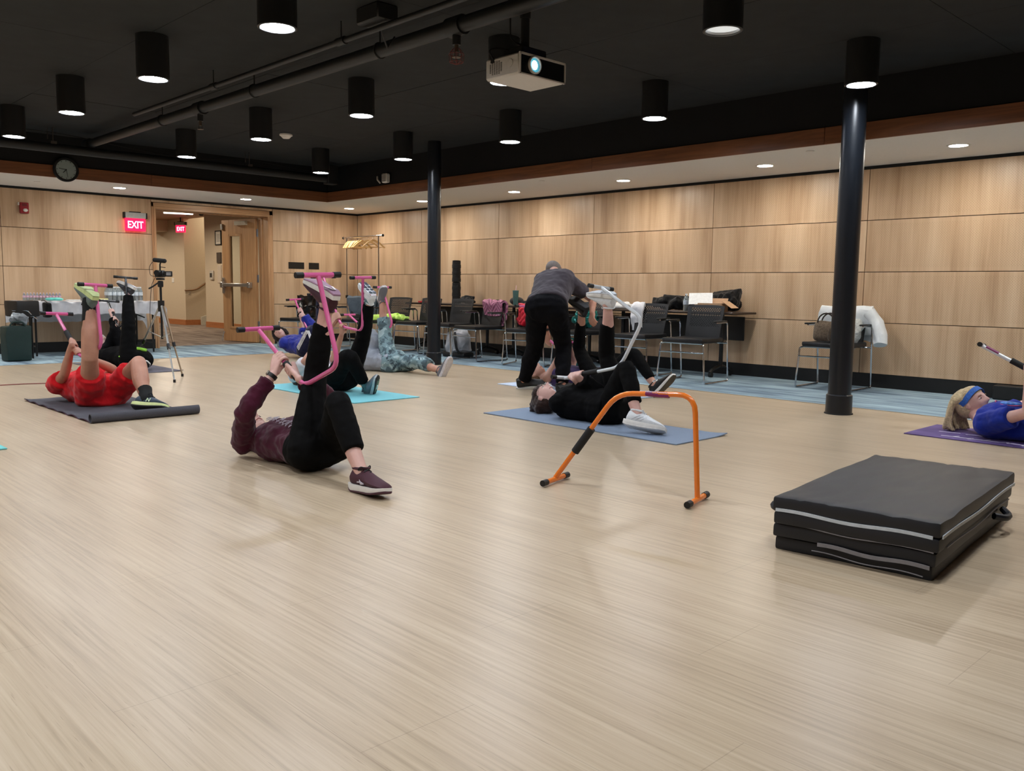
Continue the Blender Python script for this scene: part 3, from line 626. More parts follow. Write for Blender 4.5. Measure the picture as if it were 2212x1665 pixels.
# ------------------------------------------------------------------ soft helpers
import bmesh
def soft(size, bev, cuts, amp=0, ns=4, seed=0, seg=2, sag=0):
    "soft cushion-like box centred on the origin, as an MB"
    bm = bmesh.new(); bmesh.ops.create_cube(bm, size=1); bmesh.ops.scale(bm, vec=size, verts=bm.verts)
    bmesh.ops.bevel(bm, geom=list(bm.edges), offset=bev, segments=seg, profile=.6, affect='EDGES')
    if cuts: bmesh.ops.subdivide_edges(bm, edges=[e for e in bm.edges if e.calc_length() > max(size)*.12], cuts=cuts, use_grid_fill=True)
    mb = MB()
    for v in bm.verts:
        p = v.co.copy()
        if amp: p += NZ.noise_vector(p*ns+V((seed*7.3, seed*3.1, 0)))*amp
        if sag: p.z += sag*((2*p.x/size[0])**2+(2*p.y/size[1])**2-1)
        mb.v.append(p)
    bm.verts.index_update(); mb.f = [[v.index for v in f.verts] for f in bm.faces]; bm.free(); return mb
def place(mb, loc=(0, 0, 0), rot=None):
    loc = V(loc); mb.v = [((rot @ p) if rot is not None else p)+loc for p in mb.v]; return mb
def rz(a): return M.Rotation(a, 3, 'Z')
def nz(p, s, seed=0): return NZ.noise(V(p)*s+V((seed*5.17, seed*2.3, seed*9.1)))
def sheet(fn, nu, nv, th, amp=.012, ns=9, seed=0):
    mb = MB().grid(fn, nu, nv, th)
    mb.v = [p+NZ.noise_vector(p*ns+V((seed*3.3, seed, 0)))*amp for p in mb.v]; return mb
def drape(chair, w0, w1, down_f, down_b, seed, th=.022, amp=.016, yoff=0, bulge=.02, z_top=.845):
    "sheet laid over a chair back; returns MB in world space"
    R = ROOT[chair]
    def f(u, v):
        y = (v-.5)*(w0+(w1-w0)*abs(u-.5)*2)+yoff; L = down_f+down_b+.06; s = u*L
        if s < down_f: x, z = .255-.035-.02*math.sin(s*9)*(1 if bulge else 0), z_top-.03-(down_f-s)
        elif s < down_f+.06:
            t = (s-down_f)/.06; x, z = .22+.075*t, z_top-.03+.035*math.sin(PI*t)
        else: x, z = .295+bulge*math.sin((s-down_f)*8), z_top-.03-(s-down_f-.06)
        return R @ V((x, y, z))
    return sheet(f, 22, 16, th, amp, 11, seed)
def skin(mb, name, mat, parent, vox=.007, it=5, fold=None, label=None, seed=0):
    "voxel-remesh overlapping volumes into one continuous smooth surface"
    me = mb.mesh('tmp', None, False); o = bpy.data.objects.new('tmp', me); C.objects.link(o)
    r = o.modifiers.new('r', 'REMESH'); r.mode = 'VOXEL'; r.voxel_size = vox; r.use_smooth_shade = True
    s = o.modifiers.new('s', 'SMOOTH'); s.factor = .5; s.iterations = it
    bpy.context.view_layer.update(); dg = bpy.context.evaluated_depsgraph_get()
    m2 = bpy.data.meshes.new_from_object(o.evaluated_get(dg)); bpy.data.objects.remove(o); bpy.data.meshes.remove(me)
    m2.name = name
    if fold:
        amp, sc = fold; N = [v.normal.copy() for v in m2.vertices]
        for v, n in zip(m2.vertices, N):
            p = v.co; q = NZ.noise(V((p.x*sc, p.y*sc, p.z*sc*1.7))+V((seed*3.1, 0, seed)))+.5*NZ.noise(p*(sc*2.6)+V((0, seed*2.2, 0)))
            v.co = p+n*(q*amp)
    inv = ROOT[parent].inverted()
    m2.transform(inv); m2.materials.clear(); m2.materials.append(mat)
    for f in m2.polygons: f.use_smooth = True
    ob = bpy.data.objects.new(name, m2); C.objects.link(ob); ob.parent = parent; ROOT[ob] = ROOT[parent]
    if label: ob['label'] = label
    return ob
# ------------------------------------------------------------------ guest chairs
m_plastic = pm('black_plastic', (15, 16, 18), .45, var=.04, bmp=.05); m_seat = pm('seat_vinyl', (17, 18, 21), .42, var=.05, nscale=90, bmp=.1)
def back_mat():
    m, nt, b = nodes('perforated_back'); b.inputs['Base Color'].default_value = (*lin((16, 17, 19)), 1); b.inputs['Roughness'].default_value = .5
    tc = nt.nodes.new('ShaderNodeTexCoord'); s = nt.nodes.new('ShaderNodeSeparateXYZ'); nt.links.new(tc.outputs['Object'], s.inputs[0])
    pz_, py_ = .015, .030
    row = mth(nt, 'FLOOR', mth(nt, 'DIVIDE', s.outputs[2], pz_)); off = mth(nt, 'MULTIPLY', mth(nt, 'MODULO', row, 2), .5)
    w = mth(nt, 'FRACT', mth(nt, 'DIVIDE', s.outputs[2], pz_))
    u = mth(nt, 'FRACT', mth(nt, 'ADD', mth(nt, 'ADD', mth(nt, 'DIVIDE', s.outputs[1], py_), off), mth(nt, 'MULTIPLY', w, .25)))
    h = mth(nt, 'MULTIPLY', mth(nt, 'LESS_THAN', u, .6), mth(nt, 'LESS_THAN', mth(nt, 'ABSOLUTE', mth(nt, 'SUBTRACT', w, .5)), .27))
    h = mth(nt, 'MULTIPLY', h, mth(nt, 'LESS_THAN', mth(nt, 'ABSOLUTE', s.outputs[1]), .185))
    h = mth(nt, 'MULTIPLY', h, mth(nt, 'MULTIPLY', mth(nt, 'LESS_THAN', s.outputs[2], .812), mth(nt, 'GREATER_THAN', s.outputs[2], .60)))
    nt.links.new(mth(nt, 'SUBTRACT', 1, h), b.inputs['Alpha']); return m
m_back = back_mat()
def make_chair():
    t = thing('guest_chair', 'x', 'chair', (0, 0, 0), 0, 'black guest chairs with chrome sled frames')
    for s in (1, -1):
        MB().tube([(-.235, s*.235, .432), (-.262, s*.262, .425), (-.275, s*.288, .011), (.27, s*.288, .011), (.205, s*.292, .655), (-.03, s*.292, .655)], .0095, 8, .03).build('side_frame', m_chrome, t)
        MB().box((.045, s*.292, .668), (.25, .042, .018), None, .006).build('armrest', m_plastic, t)
    MB().tube([(-.268, .268, .335), (-.268, -.268, .335)], .008, 8).build('stretcher', m_chrome, t)
    MB().tube([(-.235, .235, .432), (-.235, -.235, .432)], .009, 8).build('seat_support', m_chrome, t)
    MB().tube([(.225, .288, .43), (.18, .2, .432), (.18, -.2, .432), (.225, -.288, .43)], .009, 8).build('rear_support', m_chrome, t)
    place(soft((.49, .49, .05), .018, 3, .003, 6, 2, 2, .006), (-.025, 0, .458)).build('seat', m_seat, t)
    def f(u, v):
        y = (v-.5)*(.45-.03*(1-u)); z = .45+u*.39; return V((.185+.08*u**1.3+.03*(1-(2*v-1)**2)*(.6+.4*u), y, z-.012*(2*v-1)**4*u))
    MB().grid(f, 14, 14, .009).build('backrest', m_back, t)
    for s in (1, -1): MB().bx(.20, .235, s*.17-.02, s*.17+.02, .42, .52, .006).build('back_bracket', m_plastic, t)
    return t
chair0 = make_chair()
CH = {}
chairs = [('A', -1.07, -8.11, .10, 'black guest chair in front of the water bottle, right end of the row'), ('B', -.42, -9.42, .04, 'black guest chair standing alone behind the near column, white coat on it'),
  ('S', -.88, -7.22, .08, 'black guest chair with a white garment over its back, second from the right end'), ('T', -.86, -6.30, .05, 'black guest chair with the shiny teal bag on it'),
  ('R', -1.06, -5.56, .45, 'black guest chair holding the red quilted jacket'), ('P', -1.09, -4.60, -.08, 'black guest chair with the pink quilted jacket over its back'),
  ('K', -.90, -3.74, .08, 'black guest chair just right of the far column, foam rollers behind it'), ('J', -.89, -2.98, .05, 'black guest chair half hidden behind the far column'),
  ('I', -.98, -2.36, .25, 'black guest chair with the neon jacket lying on its seat'), ('G', -1.18, -1.62, .3, 'black guest chair draped with the grey sweatshirt near the coat rack'), ('F', -1.75, -1.0, .35, 'black guest chair buried under the shiny black puffer jacket')]
for i, (k, x, y, r, l) in enumerate(chairs):
    if i == 0:
        chair0.location = (x, y, .001); chair0.rotation_euler = (0, 0, r); chair0['label'] = l; ROOT[chair0] = M.Translation((x, y, .001)) @ M.Rotation(r, 4, 'Z'); CH[k] = chair0
    else: CH[k] = dup(chair0, None, (x, y, .001), r, l)
# ------------------------------------------------------------------ tables along the right wall
m_ttop = wood_plain('table_top_dark', (38, 26, 20), (58, 40, 30), 'y', .35); m_tleg = pm('table_leg_black', (16, 16, 17), .4)
YT = [-2.17, -4.20, -6.23, -8.27]
tl = ['dark flip-top table at the far end near the coat rack', 'dark flip-top table in the middle behind the pink jacket chair', 'dark flip-top table at the near end under the black bags']
for i in range(3):
    y1, y0 = YT[i]-.004, YT[i+1]+.004; t = thing('flip_top_table', tl[i], 'table', (-.36, (y0+y1)/2, 0), 0, 'dark tables along the perforated wall')
    MB().bx(-.55, -.04, y0, y1, .732, .758, .006).build('tabletop', m_ttop, t)
    MB().bx(-.10, -.085, y0+.12, y1-.12, .42, .70, .003).build('modesty_panel', m_tleg, t)
    for yy in (y0+.28, y1-.28):
        MB().tube([(-.32, yy, .73), (-.32, yy, .10)], .024, 10).build('leg', m_tleg, t)
        MB().tube([(-.54, yy, .055), (-.50, yy, .085), (-.32, yy, .13), (-.16, yy, .085), (-.10, yy, .055)], .02, 8, .05).cyl((-.52, yy-.02, .03), (-.52, yy+.02, .03), .028, 12).cyl((-.12, yy-.02, .03), (-.12, yy+.02, .03), .028, 12).build('foot', m_tleg, t)
# things on those tables
ZTB = .759
m_foam = pm('foam_black', (20, 20, 22), .7, bmp=.1)
def roller(z0, label):
    prof = [(.001, 0), (.05, 0), (.068, .002)]
    for i in range(12):
        h = .006+i*.026; r = .070 if (i//2) % 2 == 0 else .066; prof += [(r, h), (r, h+.019), (r-.007, h+.021), (r-.007, h+.024)]
    prof += [(.068, .328), (.05, .33), (.001, .33)]
    t = thing('foam_roller', label, 'foam roller', (-.33, -3.2, z0)); MB().lathe(prof, (-.33, -3.2, z0), seg=28).build('sleeve', m_foam, t)
    MB().lathe([(.05, .331), (.044, .333), (.042, .31), (0, .309)], (-.33, -3.2, z0), seg=20).build('core', m_plastic, t)
roller(ZTB, 'lower black ribbed foam roller standing on the table'); roller(ZTB+.333, 'upper black ribbed foam roller stacked on the other one')
tb = thing('tumbler', 'speckled teal tumbler with a pale straw on the table', 'tumbler', (-.42, -4.62, ZTB)); o = V((-.42, -4.62, ZTB))
MB().lathe([(.001, 0), (.03, 0), (.034, .01), (.044, .20), (.045, .205)], o).build('cup', pm('tumbler_teal', (92, 132, 130), .35, .2, var=.25, nscale=120), tb)
MB().lathe([(.045, .203), (.045, .214), (.01, .216), (0, .216)], o).build('lid', pm('lid_teal', (80, 116, 116), .4), tb); MB().cyl(o+V((0, 0, .2)), o+V((.006, -.004, .285)), .006, 8).build('straw', pm('straw_pink', (236, 200, 200), .4), tb)
MB().ell((-.30, -4.52, ZTB+.06), (.09, .12, .062)).build('lunch_pouch', cloth('pouch', (60, 58, 58)), None, label='dark rounded pouch on the table behind the teal tumbler', cat='pouch')
m_pet = pm('pet_plastic', (206, 216, 220), .12, 0, var=.05, bmp=.1, trans=.75); m_wlab = pm('bottle_label', (205, 216, 226), .5, var=.2, nscale=60); m_cap = pm('cap_white', (236, 238, 240), .4)
def bottle(o, h=.205, r=.033, label=None, group=None, lab=None, cap=None, simple=False, name='water_bottle'):
    t = thing(name, label, 'bottle', o, 0, group); o = V(o)
    MB().lathe([(.001, .002), (r*.9, 0), (r, .01), (r*.94, h*.25), (r, h*.3), (r*.95, h*.45), (r, h*.55), (r*.95, h*.68), (r*.5, h*.85), (r*.4, h*.9), (r*.4, h*.93), (0, h*.93)], o, seg=12).build('shell', m_pet, t)
    MB().lathe([(r*1.01, h*.36), (r*1.015, h*.37), (r*1.015, h*.6), (r*1.01, h*.61)], o, seg=12).build('paper_label', lab or m_wlab, t)
    MB().lathe([(r*.43, h*.91), (r*.43, h), (0, h)], o, seg=10).build('cap', cap or m_cap, t); return t
def heap(c, r, n, seed, name, mat, label, cat, rad=.05, parent=None, fold=(.005, 18), vox=.009, rot=None):
    rg = random.Random(seed); mb = MB(); c = V(c)
    for i in range(n):
        q = []
        for k in range(3):
            while True:
                v = V((rg.uniform(-1, 1), rg.uniform(-1, 1), rg.uniform(-1, 1)))
                if v.length < 1: break
            v = V((v.x*r[0], v.y*r[1], v.z*r[2])); q.append(c+((rot @ v) if rot is not None else v))
        w = rad*rg.uniform(.6, 1.15)
        for k in range(3): q[k].z = max(q[k].z, c.z-r[2]+w)
        mb.tube([q[0]+(q[0]-q[1])*.01]+q+[q[2]+(q[2]-q[1])*.01], [w*.5, w, w*1.1, w, w*.5], 10)
    root = parent
    if root is None: root = thing(name, label, cat, (c.x, c.y, c.z-r[2])); nm = 'fabric'
    else: nm = name
    skin_(mb, nm, mat, root, vox, 6, fold, seed); return root
def skin_(*a): return skin(a[0], a[1], a[2], a[3], a[4], a[5], a[6], None, a[7])
bottle((-.46, -7.57, ZTB), .205, .034, 'clear water bottle on the dark table beside the black bags')
m_bagb = cloth('bag_black', (14, 14, 16), fold=.6, rough=.6)
def lump(c, r, seed, amp, name, mat, label, cat, rot=None, flat=0, ns=6, parent=None):
    mb = MB().ell((0, 0, 0), r, None, 28, 20)
    mb.v = [p+p.normalized()*nz(p, ns, seed)*amp+NZ.noise_vector(p*ns*2.3)*amp*.35 for p in mb.v]
    if flat: mb.v = [V((p.x, p.y, max(p.z, -flat))) for p in mb.v]
    return place(mb, c, rot).build(name, mat, parent, label=label, cat=cat)
heap((-.32, -7.28, ZTB+.085), (.17, .34, .085), 16, 1, 'jacket', m_bagb, 'black jacket heaped on the table left of the water bottle', 'jacket', .05)
heap((-.22, -7.96, ZTB+.125), (.15, .22, .125), 16, 3, 'handbag', m_bagb, 'black slouchy handbag at the near end of the table', 'handbag', .06)
bx_ = thing('open_box', 'brown cardboard box with an open flap on the table end', 'box', (-.50, -7.98, ZTB)); m_card = pm('cardboard', (196, 158, 124), .8, var=.06)
R1 = rz(.15); c = V((-.52, -7.98, ZTB))
MB().box(c+V((0, 0, .004)), (.20, .28, .006), R1).box(c+R1@V((-.1, 0, .05)), (.004, .28, .1), R1).box(c+R1@V((.1, 0, .05)), (.004, .28, .1), R1).box(c+R1@V((0, .14, .05)), (.2, .004, .1), R1).box(c+R1@V((0, -.14, .05)), (.2, .004, .1), R1).build('tray', m_card, bx_)
MB().box(c+R1@V((.03, -.20, .085)), (.2, .004, .14), R1@M.Rotation(-1.0, 3, 'X')).box(c+R1@V((.09, 0, .12)), (.004, .28, .08), R1@M.Rotation(.5, 3, 'Y')).build('flap', m_card, bx_)
pn = (V((-.6, -.35, .75))).normalized(); pxx = V((.45, -.85, .1)); pxx = (pxx-pn*pxx.dot(pn)).normalized()
MB().box((-.50, -7.80, ZTB+.15), (.27, .19, .002), M((pxx, pn.cross(pxx), pn)).transposed()).build('paper', pm('paper_white', (238, 240, 240), .6), None, label='white sheet of paper propped on the box and bags', cat='paper')
heap((-.32, -6.42, ZTB+.04), (.14, .24, .04), 12, 5, 'white_cloth', cloth('cloth_white', (228, 228, 228)), 'folded white cloth lying on the table behind the raised white shoe', 'cloth', .028)
MB().bx(-.58, -.50, -2.80, -2.55, ZTB, ZTB+.028, .006).build('red_case', pm('case_red', (190, 36, 50), .5), None, label='small flat red case on the far table', cat='case')
heap((-.36, -3.50, ZTB+.055), (.12, .20, .055), 10, 8, 'black_bag', m_bagb, 'low black bag on the table beside the foam rollers', 'bag', .036)
# ------------------------------------------------------------------ clothing and bags on the chairs
drape(CH['P'], .50, .36, .20, .34, 2, .03, .022).build('quilted_jacket', None, None, label='pink quilted jacket hung over a chair back', cat='jacket')
def quilt(name, rgb, s=16):
    m, nt, b = nodes(name); tc = nt.nodes.new('ShaderNodeTexCoord'); sp = nt.nodes.new('ShaderNodeSeparateXYZ'); nt.links.new(tc.outputs['Object'], sp.inputs[0])
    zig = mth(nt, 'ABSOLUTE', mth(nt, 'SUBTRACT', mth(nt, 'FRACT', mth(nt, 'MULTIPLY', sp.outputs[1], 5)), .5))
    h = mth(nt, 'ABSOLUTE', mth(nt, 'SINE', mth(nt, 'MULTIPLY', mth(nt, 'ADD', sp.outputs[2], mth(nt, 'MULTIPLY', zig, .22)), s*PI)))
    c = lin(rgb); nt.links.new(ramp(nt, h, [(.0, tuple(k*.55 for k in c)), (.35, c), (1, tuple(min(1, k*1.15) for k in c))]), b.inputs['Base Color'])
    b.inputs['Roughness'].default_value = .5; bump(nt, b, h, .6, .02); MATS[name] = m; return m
bpy.data.objects['quilted_jacket'].data.materials.append(quilt('quilt_pink', (172, 106, 136)))
heap(ROOT[CH['R']] @ V((.05, .06, .64)), (.15, .16, .15), 16, 11, 'red_jacket', quilt('quilt_red', (205, 22, 48), 14), 'bright red quilted jacket bundled on a chair seat', 'jacket', .06)
# neon jacket on seat I
nj = thing('neon_jacket', 'neon yellow-green jacket lying across a chair seat with a hanging sleeve', 'jacket', ROOT[CH['I']] @ V((0, 0, .485)))
m_neon = cloth('neon', (206, 246, 120), .1, .5, 12, .6)
R = ROOT[CH['I']]
heap(R @ V((.0, -.08, .525)), (.22, .34, .04), 16, 14, 'body', m_neon, None, None, .036, nj, rot=R.to_3x3())
mb = MB().tube([R @ V(p) for p in ((-.10, .12, .52), (-.26, .17, .52), (-.33, .20, .44), (-.34, .22, .36), (-.33, .22, .29))], [.05, .055, .06, .05, .042], 12, .05); mb.v = [p+NZ.noise_vector(p*14)*.018 for p in mb.v]; mb.build('sleeve', m_neon, nj)
# grey sweatshirt and puffer
drape(CH['G'], .62, .50, .30, .30, 5, .03, .02).build('sweatshirt', cloth('sweat_grey', (92, 104, 116), fold=.6), None, label='grey blue sweatshirt draped over a chair back near the rack', cat='sweatshirt')
mb = drape(CH['F'], .60, .56, .42, .40, 9, .05, .05)
mb.build('puffer_jacket', pm('puffer_black', (13, 13, 15), .22, var=.1, nscale=20, bmp=.6), None, label='shiny black puffer jacket covering a chair in the corner', cat='jacket')
# teal bag on chair T
heap(ROOT[CH['T']] @ V((-.06, -.08, .635)), (.13, .20, .145), 14, 21, 'teal_bag', pm('teal_shiny', (22, 104, 98), .2, .5, var=.4, nscale=18, bmp=.9), 'crinkled shiny teal bag on a chair seat behind the raised leg', 'bag', .06, fold=(.009, 26))
heap(ROOT[CH['T']] @ V((-.40, -.16, .20)), (.10, .16, .20), 14, 22, 'teal_jacket', pm('teal_shiny2', (16, 90, 88), .25, .4, var=.5, nscale=16, bmp=.9), 'shiny teal jacket bundle on the floor in front of the chair', 'jacket', .055, fold=(.009, 26))
# white garment on S
drape(CH['S'], .18, .14, .30, .2, 15, .02, .02, yoff=.19).build('white_cardigan', cloth('garment_white', (232, 232, 236), fold=.6), None, label='white garment hanging over the left corner of a chair back', cat='garment')
# chair B: white coat, handbag
wc = thing('white_coat', 'white quilted coat with fleece lining draped over the lone chair', 'coat', ROOT[CH['B']] @ V((.26, 0, .45))); m_coat = cloth('coat_white', (226, 232, 236), .05, .5, 8, .6); R = ROOT[CH['B']]
drape(CH['B'], .54, .62, .26, .34, 31, .045, .022, -.0, .03, .86).build('body', m_coat, wc)
mb = MB().tube([R @ V(p) for p in ((.22, -.25, .80), (.20, -.34, .70), (.15, -.40, .57), (.12, -.42, .47))], [.06, .075, .08, .07], 16, .06); mb.v = [p+NZ.noise_vector(p*11)*.012 for p in mb.v]; mb.build('sleeve', m_coat, wc)
mb = MB().tube([R @ V(p) for p in ((.16, -.16, .70), (.08, -.20, .62), (.05, -.19, .50), (.08, -.13, .40), (.10, -.10, .36))], [.04, .055, .05, .055, .03], 12, .05); mb.v = [p+NZ.noise_vector(p*18)*.02 for p in mb.v]; mb.build('fleece_lining', cloth('fleece', (196, 200, 198), .2, .8, 40), wc)
hb = thing('patterned_handbag', 'taupe patterned handbag on the lone chair seat', 'handbag', R @ V((-.06, .1, .485))); m_hb = cloth('hb_taupe', (112, 98, 84), .35, .3, 60)
mb = soft((.15, .27, .21), .05, 3, .012, 9, 4, 3); mb.v = [V((p.x*(1-.9*(p.z+.1)), p.y*(1-.8*max(0, p.z)), p.z)) for p in mb.v]; place(mb, R @ V((-.02, .08, .595)), R.to_3x3()).build('body', m_hb, hb)
mb = MB()
for s in (-.05, .05): mb.tube([R @ V((-.02+s, .08+.09*math.cos(a), .68+.10*math.sin(a))) for a in [i*PI/10 for i in range(11)]], .008, 6)
mb.build('handles', pm('hb_strap', (40, 30, 24), .5), hb)
MB().tube([R @ V(p) for p in ((-.10, .02, .62), (-.14, .02, .52), (-.16, .0, .50), (-.15, -.04, .49))], .004, 5, .03).build('strap', pm('hb_strap', (40, 30, 24), .5), hb)
# backpack under the row, black box by the base
bp = thing('backpack', 'light grey backpack with black straps on the floor behind the far column', 'backpack', (-.98, -3.98, 0)); mb = soft((.26, .38, .36), .12, 4, .04, 8, 6, 3); place(mb, (-.95, -3.98, .215), rz(.2)).build('bag', cloth('pack_grey', (172, 172, 176), .15, .5), bp)
MB().tube([(-1.06, -4.04, .36), (-1.10, -4.08, .28), (-1.10, -4.12, .12), (-1.06, -4.14, .06)], .018, 6, .05).build('strap', m_plastic, bp); place(soft((.25, .40, .07), .03, 0), (-.95, -3.98, .036), rz(.2)).build('bottom_panel', m_plastic, bp)
MB().bx(-.12, -.0, -12.3, -10.86, .002, .14, .01).build('floor_box', pm('floor_box_black', (12, 12, 13), .5), None, label='low black box against the wall base behind the blonde woman', cat='box')
MB().tube([flr(0, 833)+V((-.6, -.1, .006)), flr(0, 833)+V((0, 0, .006)), flr(60, 830)+V((0, 0, .006)), flr(130, 828)+V((0, 0, .006)), flr(150, 829)+V((.3, .1, .006))], .005, 6, .1).build('floor_cable', pm('cable_red', (140, 70, 66), .5), None, label='thin reddish cable lying on the floor at the left', cat='cable')
# ------------------------------------------------------------------ coat rack
rk = thing('coat_rack', 'chrome rolling coat rack in the corner', 'coat rack', (-.6, -1.03, 0)); P1_, P2_ = V((-.575, -.52, 0)), V((-.635, -1.56, 0)); ZR = 1.845
MB().tube([V((-.57, -.41, ZR)), V((-.64, -1.69, ZR))], .013, 10).build('rail', m_chrome, rk)
for p in (P1_, P2_):
    MB().tube([p+V((0, 0, .09)), p+V((0, 0, ZR))], .013, 10).build('post', m_chrome, rk)
    MB().tube([p+V((-.25, 0, .085)), p+V((.25, 0, .085))], .012, 8).cyl(p+V((-.25, -.01, .03)), p+V((-.25, .01, .03)), .03, 12).cyl(p+V((.25, -.01, .03)), p+V((.25, .01, .03)), .03, 12).build('caster_foot', m_black, rk)
    MB().cyl(p+V((0, 0, .80)), p+V((0, 0, .85)), .026, 12).build('collar', m_black, rk)
MB().tube([P1_+V((0, 0, .09)), P2_+V((0, 0, .09))], .012, 8).build('base_rail', m_chrome, rk)
for y in (-.41, -1.69): MB().ell((-.57 if y > -1 else -.64, y, ZR), (.022, .022, .022), None, 10, 6).build('end_knob', m_black, rk)
m_hang = wood_plain('hanger_wood', (206, 160, 100), (232, 192, 134), 'x', .35)
def hanger_mesh():
    poly = [(-.22, -.155), (-.205, -.165), (-.10, -.095), (0, -.06), (.10, -.095), (.205, -.165), (.22, -.155), (.11, -.07), (.03, -.032), (0, -.026), (-.03, -.032), (-.11, -.07)]
    return MB().prism(poly, (0, -.011, 0), (1, 0, 0), (0, 0, 1), .022), MB().tube([(0, 0, -.03), (0, 0, .0), (.022, 0, .018), (.012, 0, .042), (-.012, 0, .040), (-.02, 0, .025)], .0022, 5, .01), MB().tube([(-.19, 0, -.15), (.19, 0, -.15)], .005, 6)
h0 = None
hs = [(-.55, .55), (-.60, .58), (-.645, .52), (-.69, .6), (-.735, .56), (-.78, .50), (-.83, .62), (-.90, .35), (-1.02, .15), (-1.2, -.45), (-1.38, -.12)]
for i, (y, a) in enumerate(hs):
    x = -.57-.0547*(-y-.41); r_ = a; loc = (x, y, ZR-.03)
    lab = 'wooden coat hanger in the bunched group on the rack' if i < 7 else ['wooden coat hanger next to the bunched group', 'wooden coat hanger in the middle of the rail', 'wooden coat hanger swung the other way on the rail', 'wooden coat hanger nearest the right post of the rack'][i-7]
    if h0 is None:
        h0 = thing('coat_hanger', lab, 'hanger', loc, r_, 'wooden hangers on the rack'); a_, b_, c_ = hanger_mesh(); a_.build('shoulder_bar', m_hang, h0, world=False); b_.build('hook', m_chrome, h0, world=False); c_.build('trouser_bar', m_hang, h0, world=False)
    else: dup(h0, None, loc, r_, lab)
# ------------------------------------------------------------------ refreshment table on the left
ft = thing('folding_table', 'folding table with black legs under a plastic cloth by the door wall', 'table', (-4.85, -.5, 0)); TX0, TX1, TY0, TY1 = -5.78, -3.98, -.86, -.12
MB().bx(TX0, TX1, TY0, TY1, .695, .735, .008).build('tabletop', pm('table_grey', (110, 108, 106), .6), ft)
for x in (TX0+.12, TX1-.12):
    for y in (TY0+.06, TY1-.06): MB().tube([(x, y, .695), (x, y, .01)], .014, 8).build('leg', m_tleg, ft)
    MB().tube([(x, TY0+.06, .14), (x, TY1-.06, .14)], .01, 6).tube([(x, -.5, .5), (x+(.45 if x < -5 else -.45), -.5, .69)], .01, 6).build('brace', m_tleg, ft)
def clothf(u, v):
    # u along x, v from back hem to front hem
    x = TX0-.06+u*(TX1-TX0+.20); s = v*(.30+.76+.17+.10*max(0, u-.82)*5)
    if s < .30: y, z = TY1+.012, .742-(.30-s)
    elif s < 1.06: y, z = TY1+.012-(s-.30)*(.785/.76), .742
    else: y, z = TY0-.014-.012*math.sin(x*31)-.25*(s-1.06)*.1, .742-(s-1.06)
    d = x-TX1
    if d > 0: z -= d*.9; x = TX1+d*.45
    return (x, y, z)
sheet(clothf, 70, 46, .003, .012, 13, 3).build('tablecloth', pm('plastic_cloth', (212, 212, 216), .28, var=.10, nscale=9, bmp=.5), None, label='crinkled pale plastic cloth over the folding table', cat='tablecloth')
ZL = .752
m_pink = pm('label_pink', (206, 170, 188), .5, var=.25, nscale=70); m_cap2 = pm('cap_pink', (228, 206, 220), .4)
k = 0
for i in range(12):
    for j in range(2):
        bottle((-5.66+i*.041+.012*j, -.34+.05*j, ZL), .105, .019, 'small pink-labelled drink bottle packed at the left of the table', 'small pink drink bottles', m_pink, m_cap2, name='drink_bottle')
for i in range(8):
    for j in range(3):
        bottle((-4.55+i*.063, -.40+.066*j, ZL), .20, .03, 'clear water bottle packed in the block at the right of the table', 'bottled water block', m_wlab)
bottle((-4.97, -.55, ZL), .17, .034, 'single squat bottle between the two bottle groups', None, pm('label_blue', (150, 176, 214), .5))
lump((-5.36, -.62, ZL+.02), (.12, .07, .028), 41, .015, 'wipes_packet', pm('packet_teal', (96, 200, 190), .35, var=.3, nscale=14), 'teal and white soft packet at the front of the table', 'packet', flat=.018)
MB().box((-5.12, -.62, ZL+.008), (.16, .1, .014), rz(.1), .003).build('leaflet_stack', pm('paper_white', (238, 240, 240), .6), None, label='low stack of white leaflets at the middle of the table', cat='leaflets')
MB().box((-4.72, -.56, ZL+.016), (.13, .12, .03), rz(.2), .005).build('note_pad', pm('pad_yellow', (214, 212, 150), .6), None, label='pale yellow pad in front of the water bottles', cat='notepad')
# black gear at the left end
gb = thing('equipment_case', 'black case with shiny edges standing at the left table end', 'case', (-5.75, -1.05, 0)); place(soft((.30, .28, .20), .02, 2, .01, 8, 3), (-5.90, -1.12, .66), rz(.3)).build('case_body', m_plastic, gb)
MB().tube([(-6.05, -1.26, .64), (-5.88, -1.28, .64), (-5.80, -1.22, .56), (-5.74, -1.18, .52)], .008, 6, .03).build('metal_trim', m_chrome, gb)
for a in ((-6.0, -1.16), (-5.80, -1.14), (-5.98, -1.0), (-5.78, -1.0)): MB().tube([(a[0], a[1], .55), (a[0]*1.0, a[1], .01)], .012, 6).build('leg', m_tleg, gb)
place(soft((.09, .10, .20), .03, 2, .01, 8, 5), (-5.60, -1.12, .64), rz(.3)).build('pouch', m_bagb, None, label='black drawstring pouch hanging beside the case', cat='pouch')
mb = MB().tube([(-5.60, -1.12, .74), (-5.60, -1.0, .76), (-5.60, -.88, .755)], .006, 5); mb.build('pouch_strap', m_bagb, None, label='black strap of the drawstring pouch over the table edge', cat='strap')
heap((-5.98, -1.30, .53), (.12, .08, .09), 12, 44, 'clear_bag', pm('clear_plastic', (126, 134, 140), .25, var=.35, nscale=10, bmp=.9), 'wrinkled translucent plastic bag above the green tote', 'plastic bag', .032, fold=(.009, 26))
tt = thing('tote_bag', 'dark green tote bag on the carpet by the table', 'tote bag', (-5.92, -1.35, 0)); m_tote = pm('tote_green', (16, 44, 40), .6, var=.1, nscale=16, bmp=.3)
mb = soft((.30, .22, .44), .02, 3, .016, 6, 8); place(mb, (-6.03, -1.30, .225), rz(.1)).build('bag', m_tote, tt)
